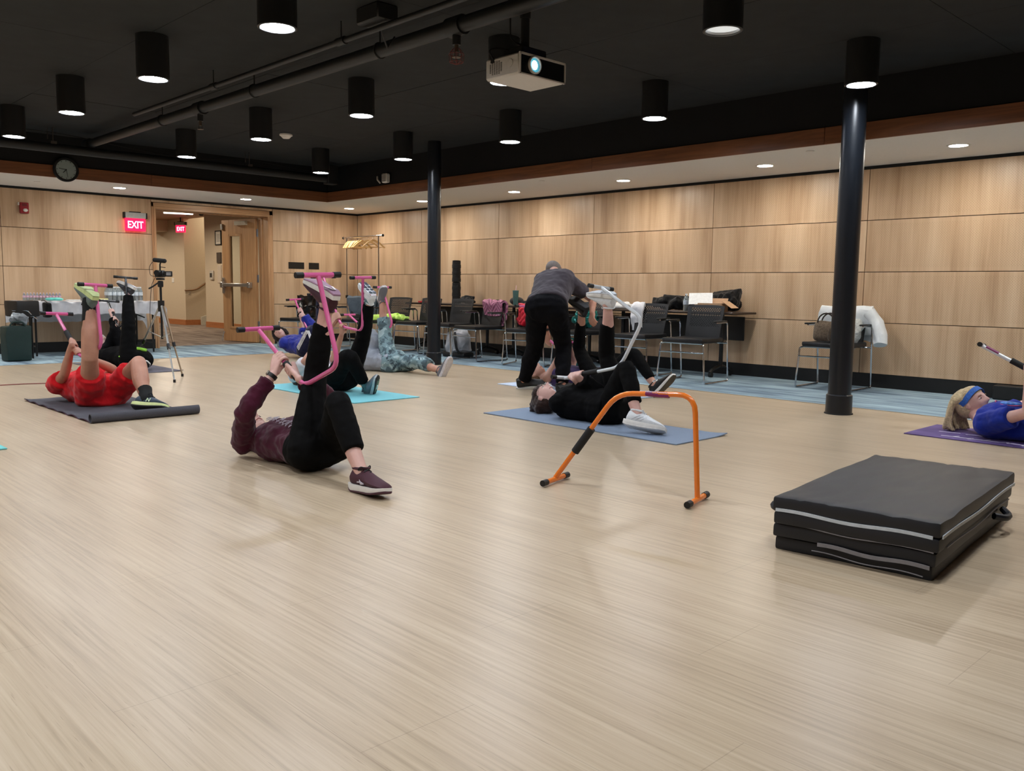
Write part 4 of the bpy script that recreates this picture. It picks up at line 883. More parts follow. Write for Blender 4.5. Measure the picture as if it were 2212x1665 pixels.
MB().tube([(-6.12, -1.40, .44), (-6.09, -1.40, .50), (-5.97, -1.40, .50), (-5.94, -1.40, .44)], .012, 6, .06).build('handle', m_tote, tt)
# ------------------------------------------------------------------ tripod with camcorder
tp = thing('tripod', 'silver camera tripod with splayed legs', 'tripod', (-5.25, -4.2, 0)); m_silv = pm('tripod_silver', (186, 186, 182), .3, .8); m_gold = pm('tripod_bronze', (150, 128, 104), .35, .7)
F1, F2, F3 = flr(377, 826), flr(394, 813), flr(285, 795); TC = V(((F1.x+F2.x+F3.x)/3, (F1.y+F2.y+F3.y)/3, 0)); dT = dep(TC)
top = at(348, 655, dT-.0); TCx = V((top.x, top.y, 0)); zt = top.z
for i, f in enumerate((F1, F2, F3)):
    d = (f-TCx); a = TCx+d.normalized()*.045+V((0, 0, zt-.03)); m_ = (m_silv, m_gold, m_silv)[i]
    mid = a.lerp(f, .55)
    MB().tube([a, mid], .012, 8).tube([mid, f+V((0, 0, .02))], .0085, 8).build('leg', m_, tp)
    MB().cyl(mid.lerp(a, .06), mid.lerp(f, .06), .018, 10).build('leg_clamp', m_plastic, tp); MB().cyl(f+V((0, 0, .0)), f+V((0, 0, .03)), .013, 10).build('rubber_foot', m_plastic, tp)
    MB().tube([mid.lerp(a, .3), TCx+V((0, 0, zt*.52))], .006, 6).build('spreader', m_silv, tp)
MB().cyl(TCx+V((0, 0, zt-.09)), TCx+V((0, 0, zt+.03)), .035, 12).build('shoulder', m_plastic, tp)
MB().cyl(TCx+V((0, 0, zt*.5)), TCx+V((0, 0, zt+.19)), .0125, 10).build('centre_column', m_plastic, tp)
HZ = zt+.19
MB().box(TCx+V((0, 0, HZ+.02)), (.05, .05, .07), None, .008).box(TCx+V((0, 0, HZ+.075)), (.09, .06, .025), rz(.7), .006).build('pan_head', m_plastic, tp)
MB().tube([TCx+V((0, 0, HZ+.05)), TCx-CR*.09+V((0, 0, HZ-.01)), TCx-CR*.13+V((0, 0, HZ-.03))], .009, 8).build('pan_handle', m_plastic, tp)
cmr = thing('camcorder', 'black camcorder with flip screen and microphone on the tripod', 'camcorder', TCx+V((0, 0, HZ+.09))); ca = math.atan2(CR.y, CR.x); B = TCx+V((0, 0, HZ+.13)); Rc = rz(ca)
MB().box(B+Rc@V((.0, 0, 0)), (.10, .08, .075), Rc, .012).cyl(B+Rc@V((0, -.04, .01)), B+Rc@V((0, -.10, .01)), .03, 14).build('body', m_plastic, cmr)
MB().box(B+Rc@V((.10, -.03, 0)), (.09, .012, .06), Rc, .004).build('flip_screen', m_plastic, cmr); MB().box(B+Rc@V((.105, -.0375, .002)), (.05, .002, .035), Rc).build('screen_glass', pm('lcd', (150, 150, 150), .2), cmr)
MB().box(B+Rc@V((-.02, -.043, .03)), (.03, .004, .02), Rc).build('highlight_plate', m_alu, cmr)
MB().tube([B+V((0, 0, .035)), B+V((0, 0, .10)), B+Rc@V((.01, 0, .13))], .008, 6).tube([B+V((-.0, 0, .075)), B+Rc@V((.06, 0, .07))], .004, 5).build('mic_arm', m_plastic, cmr)
MB().cyl(B+Rc@V((-.055, 0, .15)), B+Rc@V((.05, -.0, .14)), .024, 14).ell(B+Rc@V((.05, 0, .14)), (.024, .024, .024)).ell(B+Rc@V((-.055, 0, .15)), (.024, .024, .024)).build('microphone', m_foam, cmr)
MB().tube([B+Rc@V((-.06, 0, .15)), B+Rc@V((-.12, 0, .08)), B+Rc@V((-.11, 0, -.02)), B+Rc@V((-.05, 0, -.03))], .003, 5, .06).tube([B+Rc@V((-.05, 0, -.03)), B+Rc@V((-.10, 0, -.12)), B+Rc@V((-.13, 0, -.45)), B+Rc@V((-.10, 0, -.8))], .003, 5, .1).build('cable', m_plastic, cmr)
# ------------------------------------------------------------------ mats on the floor
def yoga_mat(x0, x1, y0, y1, rgb, nm, label, th=.006, curl=(0, 0, 0, 0), seed=0, mat=None):
    def f(u, v):
        x = x0+(x1-x0)*u; y = y0+(y1-y0)*v; z = th+.0015+.0015*nz((x, y, 0), 5, seed)
        for c, (cu, cv) in zip(curl, ((0, 0), (1, 0), (0, 1), (1, 1))):
            d = math.hypot((u-cu)*(x1-x0), (v-cv)*(y1-y0)); z += c*max(0, 1-d/.16)**2
        return (x, y, z)
    return MB().grid(f, 24, 40, th, ).build('exercise_mat', mat or pm(nm, rgb, .8, var=.05, nscale=220, bmp=.25), None, label=label, cat='mat', group='exercise mats')
yoga_mat(-5.02, -4.32, -7.40, -5.70, (120, 196, 206), 'mat_turquoise', 'turquoise mat under the person with white sports shoes', curl=(.0, 0, 0, 0), seed=1)
yoga_mat(-4.55, -3.95, -10.37, -8.52, (126, 142, 164), 'mat_bluegrey', 'blue grey mat under the woman in black with glasses', seed=2, curl=(0, .012, 0, 0))
yoga_mat(-3.0, -2.30, -8.73, -7.02, (198, 214, 236), 'mat_paleblue', 'pale blue mat under the woman beside the bending man', seed=3)
yoga_mat(-5.62, -4.95, -3.80, -2.1, (98, 96, 108), 'mat_grey', 'grey mat behind the man in red', seed=4, curl=(0, .01, 0, 0))
yoga_mat(-8.4, -7.768, -7.86, -6.1, (110, 196, 196), 'mat_teal', 'turquoise mat corner at the left photo edge', seed=5)
def mat_printed():
    m, nt, b = nodes('mat_purple'); tc = nt.nodes.new('ShaderNodeTexCoord'); mp = nt.nodes.new('ShaderNodeMapping'); nt.links.new(tc.outputs['Object'], mp.inputs[0]); mp.inputs['Scale'].default_value = (3, 1.2, 1)
    n = noise(nt, mp.outputs[0], 2.2, 2); nt.links.new(ramp(nt, n, [(.35, lin((84, 66, 120))), (.65, lin((108, 88, 146)))]), b.inputs['Base Color']); b.inputs['Roughness'].default_value = .8; return m
pmt = yoga_mat(-2.90, -2.28, -12.9, -11.15, None, None, 'purple printed mat under the blonde woman', seed=6, mat=mat_printed())
m_print = pm('print_white', (214, 206, 226), .7, var=.05)
for i, (yy, kind) in enumerate(((-11.42, 0), (-11.62, 1), (-11.85, 2), (-12.1, 0), (-12.35, 1))):   # row of small white pose figures
    z = .0093; x = -2.80; q = MB()
    for (a, b_, w) in (((0, 0), (.0, -.12), .018), ((0, -.12), (.03, -.15), .012), ((.0, -.02), (.05, -.05), .012), ((0, 0), (-.01, .05), .02), ((-.012, .05), (-.03, .07), .02))[:5 if kind else 4]:
        p0, p1 = V((x+a[0], yy+a[1], z)), V((x+b_[0]*(1 if kind != 2 else -1), yy+b_[1], z)); d = (p1-p0); q.box((p0+p1)/2, (d.length, w, .001), rz(math.atan2(d.y, d.x)))
    q.build('printed_figure', m_print, pmt)
for i, (yy, ln) in enumerate(((-11.36, .14), (-11.55, .16), (-11.74, .12))): MB().box((-2.62, yy, .0093), (.015, ln, .001), rz(.08)).build('printed_stroke', m_print, pmt)
# dark mat of the man in red, near end rolled up
m2 = thing('exercise_mat', 'dark grey mat with purple underside and rolled end under the man in red', 'mat', (-6.68, -6.4, 0), 0, 'exercise mats'); m_m2 = pm('mat_dark', (74, 74, 82), .85, var=.08, nscale=160, bmp=.3); m_m2b = pm('mat_under', (92, 36, 66), .8)
def f2(u, v):
    x = -7.06+.76*u; y = -7.12+1.6*v; return (x, y, .008+.012*max(0, 1-u/.06)*abs(math.sin(v*21))+.004*nz((x, y, 0), 6))
MB().grid(f2, 26, 60, .005).build('sheet', m_m2, m2)
MB().grid(lambda u, v: (lambda p: (p[0]-.004, p[1], p[2]-.0056))(f2(u, v)), 26, 60, .0012).build('underside', m_m2b, m2)
def f3(u, v):
    a = v*2.6*PI; r = .034-.0045*a/PI; return (-7.065+.79*u, -7.14-.0*u+r*math.cos(a+2), .036+r*math.sin(a+2)*1.0)
MB().grid(f3, 8, 60, .005).build('rolled_end', m_m2, m2)
# folded black panel mat in the foreground
fm = thing('folding_mat', 'thick black folded gym mat with white edge strips in the foreground', 'gym mat', (-5.55, -12.2, 0)); m_vin = pm('mat_vinyl', (16, 19, 27), .5, var=.12, nscale=5, bmp=.05); fa = math.atan2(.115, 1.18); fc = V((-5.545, -12.195, 0)); Rf = rz(fa)
def wrinkle(mb, amp):
    out = []
    for p in mb.v:
        q = p.copy()
        if p.z > .01: q.z += amp*(.8*nz((p.x*2.2, p.y*5, 0), 1.0, 3)-1.5*max(0, .16-abs(nz((p.x*1.3+2, p.y*7+p.x*1.6, 1), 1.0, 5)))*4+.5*nz((p.x*3, p.y*26+p.x*5, 1), 1.0, 8))
        out.append(q)
    mb.v = out; return mb
for i, (z, h, ox, oy, sx, sy) in enumerate(((.0275, .052, .01, .012, 1.14, .57), (.081, .052, .0, .006, 1.16, .585), (.134, .05, -.01, .0, 1.165, .59), (.187, .054, 0, 0, 1.18, .60))):
    mb = soft((sx, sy, h), .012, 30 if i == 3 else 5, .004 if i < 3 else .002, 7, i, 2, -.003 if i < 3 else .0)
    if i == 3: mb = wrinkle(mb, .004)
    place(mb, fc+Rf@V((ox, oy, z)), Rf).build('panel', m_vin, fm)
m_velc = pm('velcro_white', (198, 206, 214), .6, bmp=.2); m_edge = pm('edge_grey', (128, 126, 130), .6)
def strip(p, q, h, mat, nm, th=.004):
    p, q = fc+Rf@V(p), fc+Rf@V(q); d = q-p; x = d.normalized(); n = x.cross(UZ); mb = MB()
    mb.grid(lambda u, v: p+d*u+UZ*((v-.5)*h+.004*math.sin(u*9+p.x*3))+n*.001, 16, 1, th); return mb.build(nm, mat, fm)
strip((-.592, .285, .160), (-.592, -.275, .160), .012, m_velc, 'white_strip'); strip((-.57, -.302, .160), (.585, -.302, .160), .012, m_velc, 'white_strip')
strip((-.589, .12, .055), (-.589, -.27, .052), .014, m_edge, 'grey_strip'); strip((-.5895, .28, .112), (-.5895, -.28, .108), .004, m_edge, 'seam_piping'); strip((-.589, .14, .028), (-.589, -.25, .018), .003, m_edge, 'seam_piping'); strip((-.50, -.300, .108), (.50, -.300, .108), .004, m_edge, 'seam_piping')
h_ = [fc+Rf@V(p) for p in ((.22, -.30, .085), (.26, -.335, .075), (.34, -.335, .07), (.38, -.30, .085))]; MB().tube(h_, .014, 8, .04).build('handle', m_vin, fm)
MB().tube([fc+Rf@V(p) for p in ((-.50, .30, .14), (-.49, .34, .15), (-.42, .34, .15), (-.41, .30, .14))], .016, 8, .03).build('handle', m_vin, fm)
# ------------------------------------------------------------------ people: toolkit
SK = {
 'P1': {'pel': (-6.678, -9.542, 0.123), 'nk': (-6.671, -9.049, 0.117), 'hd': (-6.671, -8.834, 0.119), 'hR': (-6.772, -9.565, 0.112), 'hL': (-6.588, -9.576, 0.133), 'kR': (-6.632, -9.443, 0.498), 'kL': (-6.758, -9.861, 0.409), 'aR': (-6.610, -9.524, 0.899), 'aL': (-6.800, -10.138, 0.087), 'bR': (-6.608, -9.409, 1.003), 'bL': (-6.809, -10.286, 0.034), 'sR': (-6.836, -8.986, 0.087), 'sL': (-6.486, -9.042, 0.131), 'eR': (-6.893, -9.152, 0.319), 'eL': (-6.417, -9.226, 0.350), 'wR': (-6.701, -9.103, 0.491), 'wL': (-6.636, -9.262, 0.476)},
 'P2': {'pel': (-6.668, -6.257, 0.119), 'nk': (-6.680, -5.753, 0.129), 'hd': (-6.680, -5.532, 0.122), 'hR': (-6.766, -6.239, 0.104), 'hL': (-6.571, -6.234, 0.101), 'kR': (-6.854, -6.537, 0.419), 'kL': (-6.502, -6.581, 0.365), 'aR': (-6.822, -6.475, 0.846), 'aL': (-6.577, -6.920, 0.110), 'bR': (-6.868, -6.603, 0.923), 'bL': (-6.539, -7.068, 0.055), 'sR': (-6.867, -5.763, 0.137), 'sL': (-6.500, -5.801, 0.144), 'eR': (-6.888, -6.038, 0.264), 'eL': (-6.527, -6.073, 0.280), 'wR': (-6.862, -6.153, 0.497), 'wL': (-6.750, -6.159, 0.392)},
 'P3': {'pel': (-5.367, -3.465, 0.130), 'nk': (-5.485, -2.998, 0.146), 'hd': (-5.498, -2.791, 0.194), 'hR': (-5.458, -3.488, 0.129), 'hL': (-5.274, -3.494, 0.126), 'kR': (-5.403, -3.411, 0.539), 'kL': (-5.187, -3.092, 0.214), 'aR': (-5.332, -3.231, 0.904), 'aL': (-5.323, -3.459, 0.085), 'bR': (-5.345, -3.107, 0.993), 'bL': (-5.323, -3.611, 0.083), 'sR': (-5.661, -3.017, 0.139), 'sL': (-5.309, -3.015, 0.140), 'eR': (-5.447, -2.869, 0.265), 'eL': (-5.367, -2.910, 0.403), 'wR': (-5.358, -2.900, 0.499), 'wL': (-5.355, -2.770, 0.610)},
 'P4': {'pel': (-2.870, -3.103, 0.132), 'nk': (-2.906, -2.643, 0.208), 'hd': (-2.965, -2.470, 0.307), 'hR': (-2.960, -3.104, 0.130), 'hL': (-2.780, -3.104, 0.130), 'kR': (-2.990, -3.388, 0.422), 'kL': (-2.750, -3.230, 0.517), 'aR': (-3.000, -3.622, 0.099), 'aL': (-2.831, -3.335, 0.894), 'bR': (-3.000, -3.758, 0.041), 'bL': (-2.831, -3.480, 0.922), 'sR': (-3.047, -2.744, 0.199), 'sL': (-2.728, -2.637, 0.209), 'eR': (-2.767, -2.802, 0.193), 'eL': (-2.641, -2.822, 0.400), 'wR': (-2.759, -2.741, 0.439), 'wL': (-2.724, -2.691, 0.587)},
 'P5': {'pel': (-4.659, -6.623, 0.130), 'nk': (-4.663, -6.146, 0.129), 'hd': (-4.663, -5.938, 0.122), 'hR': (-4.749, -6.647, 0.137), 'hL': (-4.566, -6.638, 0.128), 'kR': (-4.797, -6.979, 0.387), 'kL': (-4.511, -6.788, 0.512), 'aR': (-4.566, -6.926, 0.059), 'aL': (-4.558, -6.959, 0.878), 'bR': (-4.563, -7.059, 0.130), 'bL': (-4.543, -6.861, 0.988), 'sR': (-4.832, -6.094, 0.127), 'sL': (-4.487, -6.131, 0.138), 'eR': (-4.844, -6.324, 0.294), 'eL': (-4.549, -6.353, 0.309), 'wR': (-4.690, -6.379, 0.512), 'wL': (-4.529, -6.453, 0.535)},
 'P6': {'pel': (-3.006, -5.236, 0.114), 'nk': (-3.191, -4.808, 0.128), 'hd': (-3.191, -4.604, 0.122), 'hR': (-3.091, -5.244, 0.076), 'hL': (-2.916, -5.226, 0.092), 'kR': (-3.019, -5.060, 0.431), 'kL': (-2.949, -5.629, 0.140), 'aR': (-3.013, -4.988, 0.826), 'aL': (-2.946, -6.020, 0.070), 'bR': (-3.038, -5.044, 0.954), 'bL': (-2.933, -6.139, 0.160), 'sR': (-3.362, -4.829, 0.136), 'sL': (-3.021, -4.826, 0.139), 'eR': (-3.091, -4.772, 0.171), 'eL': (-3.077, -4.973, 0.370), 'wR': (-3.056, -4.837, 0.407), 'wL': (-3.022, -4.753, 0.455)},
 'P9': {'pel': (-4.157, -9.544, 0.116), 'nk': (-4.170, -9.070, 0.132), 'hd': (-4.176, -8.862, 0.136), 'hR': (-4.243, -9.516, 0.084), 'hL': (-4.064, -9.522, 0.113), 'kR': (-4.253, -9.707, 0.451), 'kL': (-4.050, -9.354, 0.496), 'aR': (-4.362, -9.914, 0.122), 'aL': (-4.131, -9.420, 0.890), 'bR': (-4.351, -10.049, 0.050), 'bL': (-4.120, -9.289, 0.958), 'sR': (-4.336, -9.135, 0.129), 'sL': (-3.992, -9.089, 0.137), 'eR': (-4.095, -9.280, 0.164), 'eL': (-4.107, -9.343, 0.202), 'wR': (-4.286, -9.242, 0.320), 'wL': (-4.298, -9.279, 0.346)},
 'P8': {'pel': (-2.676, -8.113, 0.120), 'nk': (-2.776, -7.633, 0.128), 'hd': (-2.801, -7.418, 0.124), 'hR': (-2.761, -8.148, 0.080), 'hL': (-2.578, -8.127, 0.104), 'kR': (-2.701, -7.876, 0.402), 'kL': (-2.548, -8.429, 0.409), 'aR': (-2.820, -8.006, 0.784), 'aL': (-2.564, -8.720, 0.107), 'bR': (-2.817, -7.897, 0.893), 'bL': (-2.548, -8.867, 0.167), 'sR': (-2.950, -7.685, 0.111), 'sL': (-2.594, -7.653, 0.134), 'eR': (-3.035, -7.900, 0.295), 'eL': (-2.735, -7.832, 0.322), 'wR': (-3.121, -8.071, 0.464), 'wL': (-2.920, -7.947, 0.454)},
 'P7': {'pel': (-3.299, -7.986, 0.822), 'nk': (-2.937, -7.776, 1.093), 'hd': (-2.802, -7.619, 1.167), 'hR': (-3.262, -8.076, 0.805), 'hL': (-3.309, -7.889, 0.811), 'kR': (-3.008, -7.950, 0.468), 'kL': (-3.161, -7.716, 0.439), 'aR': (-3.151, -8.074, 0.087), 'aL': (-3.096, -7.502, 0.078), 'bR': (-2.997, -8.088, 0.050), 'bL': (-3.004, -7.627, 0.050), 'sR': (-2.920, -7.956, 1.046), 'sL': (-2.955, -7.593, 1.068), 'eR': (-2.669, -8.018, 0.893), 'eL': (-2.803, -7.517, 0.820), 'wR': (-2.844, -8.161, 0.763), 'wL': (-2.761, -7.489, 0.565)},
 'P10': {'pel': (-2.593, -12.113, 0.130), 'nk': (-2.558, -11.645, 0.137), 'hd': (-2.487, -11.472, 0.208), 'hR': (-2.684, -12.114, 0.134), 'hL': (-2.502, -12.114, 0.134), 'kR': (-2.714, -12.460, 0.358), 'kL': (-2.472, -12.176, 0.541), 'aR': (-2.700, -12.791, 0.128), 'aL': (-2.548, -12.203, 0.936), 'bR': (-2.700, -12.793, 0.277), 'bL': (-2.548, -12.345, 0.892), 'sR': (-2.722, -11.707, 0.125), 'sL': (-2.382, -11.664, 0.133), 'eR': (-2.872, -11.919, 0.238), 'eL': (-2.121, -11.727, 0.223), 'wR': (-2.858, -11.898, 0.484), 'wL': (-2.183, -11.840, 0.431)},
}
SK['P8'].update(wR=tuple(at(1219, 748, 8.64)), eR=tuple(at(1200, 786, 8.68)), wL=tuple(at(1231, 750, 8.70)), eL=tuple(at(1240, 776, 8.86)))
for _k in ('nk', 'sR', 'sL', 'pel', 'hR', 'hL'): SK['P10'][_k] = (SK['P10'][_k][0], SK['P10'][_k][1]+.085, SK['P10'][_k][2]-(.015 if _k[0] in 'ns' else 0))
SK['P3']['hd'] = (-5.49, -2.80, .262)
SK['P2']['bR'] = (-6.825, -6.37, .945)
BARS = {
'P1': ((-6.624, -8.795, 0.73), (-0.032, -0.914, 0.405), (0.02, -0.406, -0.914)),
'P2': ((-6.853, -5.771, 0.736), (0.101, -0.943, 0.316), (-0.019, -0.319, -0.947)),
'P3': ((-5.311, -2.51, 0.782), (-0.049, -0.927, 0.371), (-0.092, -0.366, -0.926)),
'P4': ((-2.727, -2.467, 0.804), (-0.138, -0.984, 0.114), (0.044, -0.121, -0.992)),
'P5': ((-4.545, -6.164, 1.083), (-0.074, -0.997, -0.012), (0.03, 0.01, -0.999)),
'P6': ((-3.031, -4.311, 0.644), (0.036, -0.889, 0.456), (0.018, -0.455, -0.89)),
'P9': ((-4.221, -9.078, 0.313), (0.075, -0.397, 0.915), (-0.084, -0.917, -0.391)),
'P8': (tuple(at(1222, 741, 8.68)-V((.013, -.977, .213))*.5-V((0, -.213, -.977))*.473), (0.013, -0.977, 0.213), (0.0, -0.213, -0.977))}
def capsule(mb, pts, rad, seg=14, cap0=True, cap1=True, sub=4, fl=None):
    "smooth tapered tube with round (True) or flat ends; pts/rad control points"
    pts = [V(p) for p in pts]; n = len(pts); P = []; Rr = []
    for i in range(n-1):
        a = pts[max(i-1, 0)]; b = pts[i]; c = pts[i+1]; d = pts[min(i+2, n-1)]
        for k in range(sub):
            t = k/sub; P.append(.5*((2*b)+(c-a)*t+(2*a-5*b+4*c-d)*t*t+(3*b-a-3*c+d)*t**3))
            s = t*t*(3-2*t); Rr.append(rad[i]*(1-s)+rad[i+1]*s)
    P.append(pts[-1]); Rr.append(rad[-1])
    if cap0:
        d = (P[0]-P[1]).normalized(); P = [P[0]+d*Rr[0]*.97, P[0]+d*Rr[0]*.85, P[0]+d*Rr[0]*.5]+P; Rr = [Rr[0]*.2, Rr[0]*.55, Rr[0]*.87]+Rr
    if cap1:
        d = (P[-1]-P[-2]).normalized(); r = Rr[-1]; e = P[-1]; P += [e+d*r*.5, e+d*r*.85, e+d*r*.97]; Rr += [r*.87, r*.55, r*.2]
    mb.tube(P, Rr, seg); return mb
def torso(mb, pel, nk, side, front, w, d, ts, seg=22):
    "elliptical loft from below the pelvis to the shoulders"
    ax = (nk-pel); side = (side-ax.normalized()*side.dot(ax.normalized())).normalized(); front = ax.normalized().cross(side) if front is None else front
    front = (front-ax.normalized()*front.dot(ax.normalized())-side*front.dot(side)).normalized()
    rs = []
    for t, ww, dd, off in zip(ts, w, d, [0]*len(ts)):
        c = pel+ax*t; rs.append([c+side*(ww*math.copysign(abs(math.cos(a))**.85, math.cos(a)))+front*(dd*math.copysign(abs(math.sin(a))**.85, math.sin(a))) for a in [2*PI*k/seg for k in range(seg)]])
    mb.rings(rs); return mb
def hand_grip(mb, W_, G, a, rb=.018, flip=1, sc=1.0, thumb=True):
    "palm and five fingers closed around a bar: wrist W_, grip point G on the bar, bar direction a"
    W_, G, a = V(W_), V(G), V(a).normalized(); e1 = (W_-G); e1 = (e1-a*e1.dot(a)).normalized(); e2 = a.cross(e1)
    if flip is None: flip = 1 if e2.dot(CAM-G) > 0 else -1
    e2 = e2*flip
    def on(phi, r, off): return G+(e1*math.cos(phi)+e2*math.sin(phi))*r+a*off
    R0 = rb+.010*sc
    for i in range(4):
        off = (i-1.5)*.0212*sc; fr = (.0080, .0084, .0080, .0070)[i]*sc; end = (3.7, 3.95, 3.8, 3.4)[i]
        ph = [.55, 1.05, 1.6, 2.2, 2.85, (2.85+end)/2, end]; capsule(mb, [on(p, R0+(.004 if j == 0 else 0), off) for j, p in enumerate(ph)], [fr*1.12, fr*1.08, fr, fr*1.02, fr*.95, fr*.92, fr*.85], 8, True, True, 2)
    for i in range(5):                                   # palm slab from wrist to the knuckles
        off = (i-2)*.0165*sc; k = on(.45, R0+.006, off); capsule(mb, [W_+a*off*.45, (W_*.5+k*.5)+a*off*.15+e1*.004, k], [.016*sc, .0165*sc, .0125*sc], 8, True, True, 3)
    if thumb:
        o0 = -.036*sc*flip
        capsule(mb, [W_*.72+G*.28+a*o0*.35-e2*.012, on(-.75, R0+.012, o0*.9), on(-1.6, R0+.004, o0*1.05), on(-2.35, R0, o0*.95)], [.015*sc, .0135*sc, .011*sc, .0085*sc], 8, True, True, 3)
def shoe(parent, A, B, K, cols, side, size=1.0, laces=True, seed=0):
    "running shoe: ankle A, ball B, knee K; cols = (upper, midsole, outsole, lace)"
    A, B, K = V(A), V(B), V(K); v = (B-A); sh = (K-A).normalized(); s = sh.cross(v).normalized()
    d = v.normalized(); n = (sh-d*sh.dot(d)).normalized(); th = math.radians(25)
    f = d*math.cos(th)+n*math.sin(th); up = (n*math.cos(th)-d*math.sin(th))
    k = size*1.0; o = A-up*.085*k-f*.0                       # point on the sole under the ankle
    def L(x, y, z): return o+f*x*k+s*y*k+up*z*k
    X = [-.072, -.066, -.045, -.01, .03, .07, .11, .145, .175, .196, .206]; Wd = [.020, .030, .036, .036, .037, .041, .047, .049, .046, .037, .022]
    top = [.084, .110, .120, .116, .112, .100, .084, .072, .062, .052, .040]; Zb = [.036, .032, .030, .029, .028, .027, .026, .025, .026, .028, .030]
    rs = []
    for x, w, t, zb in zip(X, Wd, top, Zb):
        rs.append([L(x, w*math.copysign(abs(math.cos(a))**.8, math.cos(a))*(1 if math.sin(a) < 0 else (.62+.38*(1-math.sin(a)))), zb+(t-zb)*(.5+.5*math.sin(a))) for a in [2*PI*q/16 for q in range(16)]])
    up_o = MB().rings(rs).build('shoe', cols[0], parent)
    rs = []; rs2 = []
    for x, w, zb in zip([-.086]+X[1:-1]+[.214], [.024]+[w+.004 for w in Wd[1:-1]]+[.024], Zb):
        tz = .014*max(0, (x-.12)/.09)**1.5+.010*max(0, (-.05-x)/.03); fl = .9
        rs.append([L(x, w*c_, z_) for c_, z_ in ((fl, .006+tz), (1, .016+tz), (.97, zb+.007), (-.97, zb+.007), (-1, .016+tz), (-fl, .006+tz))])
        rs2.append([L(x, w*c_*.96, z_) for c_, z_ in ((.9, -.002+tz), (1, .003+tz), (.98, .0075+tz), (-.98, .0075+tz), (-1, .003+tz), (-.9, -.002+tz))])
    MB().rings(rs).build('midsole', cols[1], up_o); MB().rings(rs2).build('outsole', cols[2], up_o)
    if laces:
        for x in (.045, .066, .087):
            t = .112-.60*(x-.035); MB().tube([L(x, .02, t-.006), L(x+.004, 0, t+.006), L(x, -.02, t-.006)], .0042*k, 5).build('lace', cols[3], up_o)
        MB().tube([L(.035, 0, .116), L(.02, .03, .130), L(.01, .038, .112), L(.035, .005, .114)], .003*k, 5, .01).tube([L(.035, 0, .116), L(.03, -.035, .124), L(.02, -.042, .106), L(.035, -.005, .114)], .003*k, 5, .01).build('lace_bow', cols[3], up_o)
    MB().tube([L(-.045, .028, .114), L(-.064, .0, .118), L(-.045, -.028, .114), L(-.0, -.030, .113), L(.03, -.02, .116), L(.032, .02, .116), L(0, .030, .113), L(-.045, .028, .114)], .007*k, 6, .02).build('collar', cols[0], up_o)
    return up_o, L
def head(mb, c, up, fwd, k=1.0):
    "skull with brow, nose, lips and chin; up = crown, fwd = face"
    up = V(up).normalized(); fwd = V(fwd); fwd = (fwd-up*fwd.dot(up)).normalized(); r = fwd.cross(up); c = V(c)
    def g(x, y, x0, y0, sx, sy): return math.exp(-((x-x0)/sx)**2-((y-y0)/sy)**2)
    rs = []
    for i in range(29):
        t = -PI/2+PI*i/28; ring = []
        for q in range(32):
            a = 2*PI*q/32; x, f, z = math.cos(t)*math.cos(a), math.cos(t)*math.sin(a), math.sin(t)
            px_, py_, pz_ = x*.074, f*.096, z*.115
            if z < 0: px_ *= 1-.26*(-z)**1.5; py_ = py_*(1-.10*(-z)) if f > 0 else py_*(1-.34*(-z))
            if f > 0:
                py_ += .006*g(pz_, px_, .022, 0, .012, .05)                # brow
                py_ += -.009*(g(px_, pz_, .031, .004, .016, .012)+g(px_, pz_, -.031, .004, .016, .012))  # sockets
                py_ += .036*g(px_, pz_, 0, -.024, .013, .016)+.014*g(px_, pz_, 0, .0, .010, .020)          # nose
                py_ += .010*g(px_, pz_, 0, -.058, .022, .010)-.004*g(px_, pz_, 0, -.073, .02, .006)         # lips
                py_ += .017*g(px_, pz_, 0, -.094, .024, .016)              # chin
                py_ += .004*(g(px_, pz_, .042, -.028, .018, .018)+g(px_, pz_, -.042, -.028, .018, .018))
            ring.append(c+(r*px_+fwd*py_+up*pz_)*k)
        rs.append(ring)
    mb.rings(rs)
    for s in (-1, 1): mb.ell(c+(r*s*.075-fwd*.010-up*.008)*k, (.009*k, .018*k, .030*k), M((r, fwd, up)).transposed(), 10, 8)
    return r, fwd, up
m_eyew = pm('eye_white', (232, 228, 224), .25, var=0, bmp=0); m_iris = pm('eye_dark', (52, 40, 34), .2, var=0, bmp=0)
def face(parent, c, r, fwd, up, k, lip, brow, closed=False, skin_m=None):
    c = V(c)
    for s in (-1, 1):
        e = c+(r*s*.031+fwd*.079+up*.004)*k; R3 = M((r, fwd, up)).transposed()
        if closed: MB().tube([e+(r*-.013+fwd*.0065-up*.002)*k, e+(fwd*.0085-up*.005)*k, e+(r*.013+fwd*.0065-up*.002)*k], .0022*k, 5).build('eyelid', brow, parent)
        else:
            w = MB().ell(e, (.0125*k, .0085*k, .0052*k), R3, 12, 8).build('eye', m_eyew, parent); MB().ell(e+fwd*.0075*k, (.0052*k, .003*k, .0046*k), R3, 10, 6).build('iris', m_iris, w)
        MB().tube([e+(r*s*-.014+fwd*.013+up*.017)*k, e+(fwd*.0155+up*.022)*k, e+(r*s*.018+fwd*.006+up*.018)*k], .0028*k, 5).build('eyebrow', brow, parent)
    MB().tube([c+(r*-.021+fwd*.0785-up*.058)*k, c+(fwd*.0905-up*.0565)*k, c+(r*.021+fwd*.0785-up*.058)*k], [.003*k, .0055*k, .003*k], 6, .008).build('lips', lip, parent)
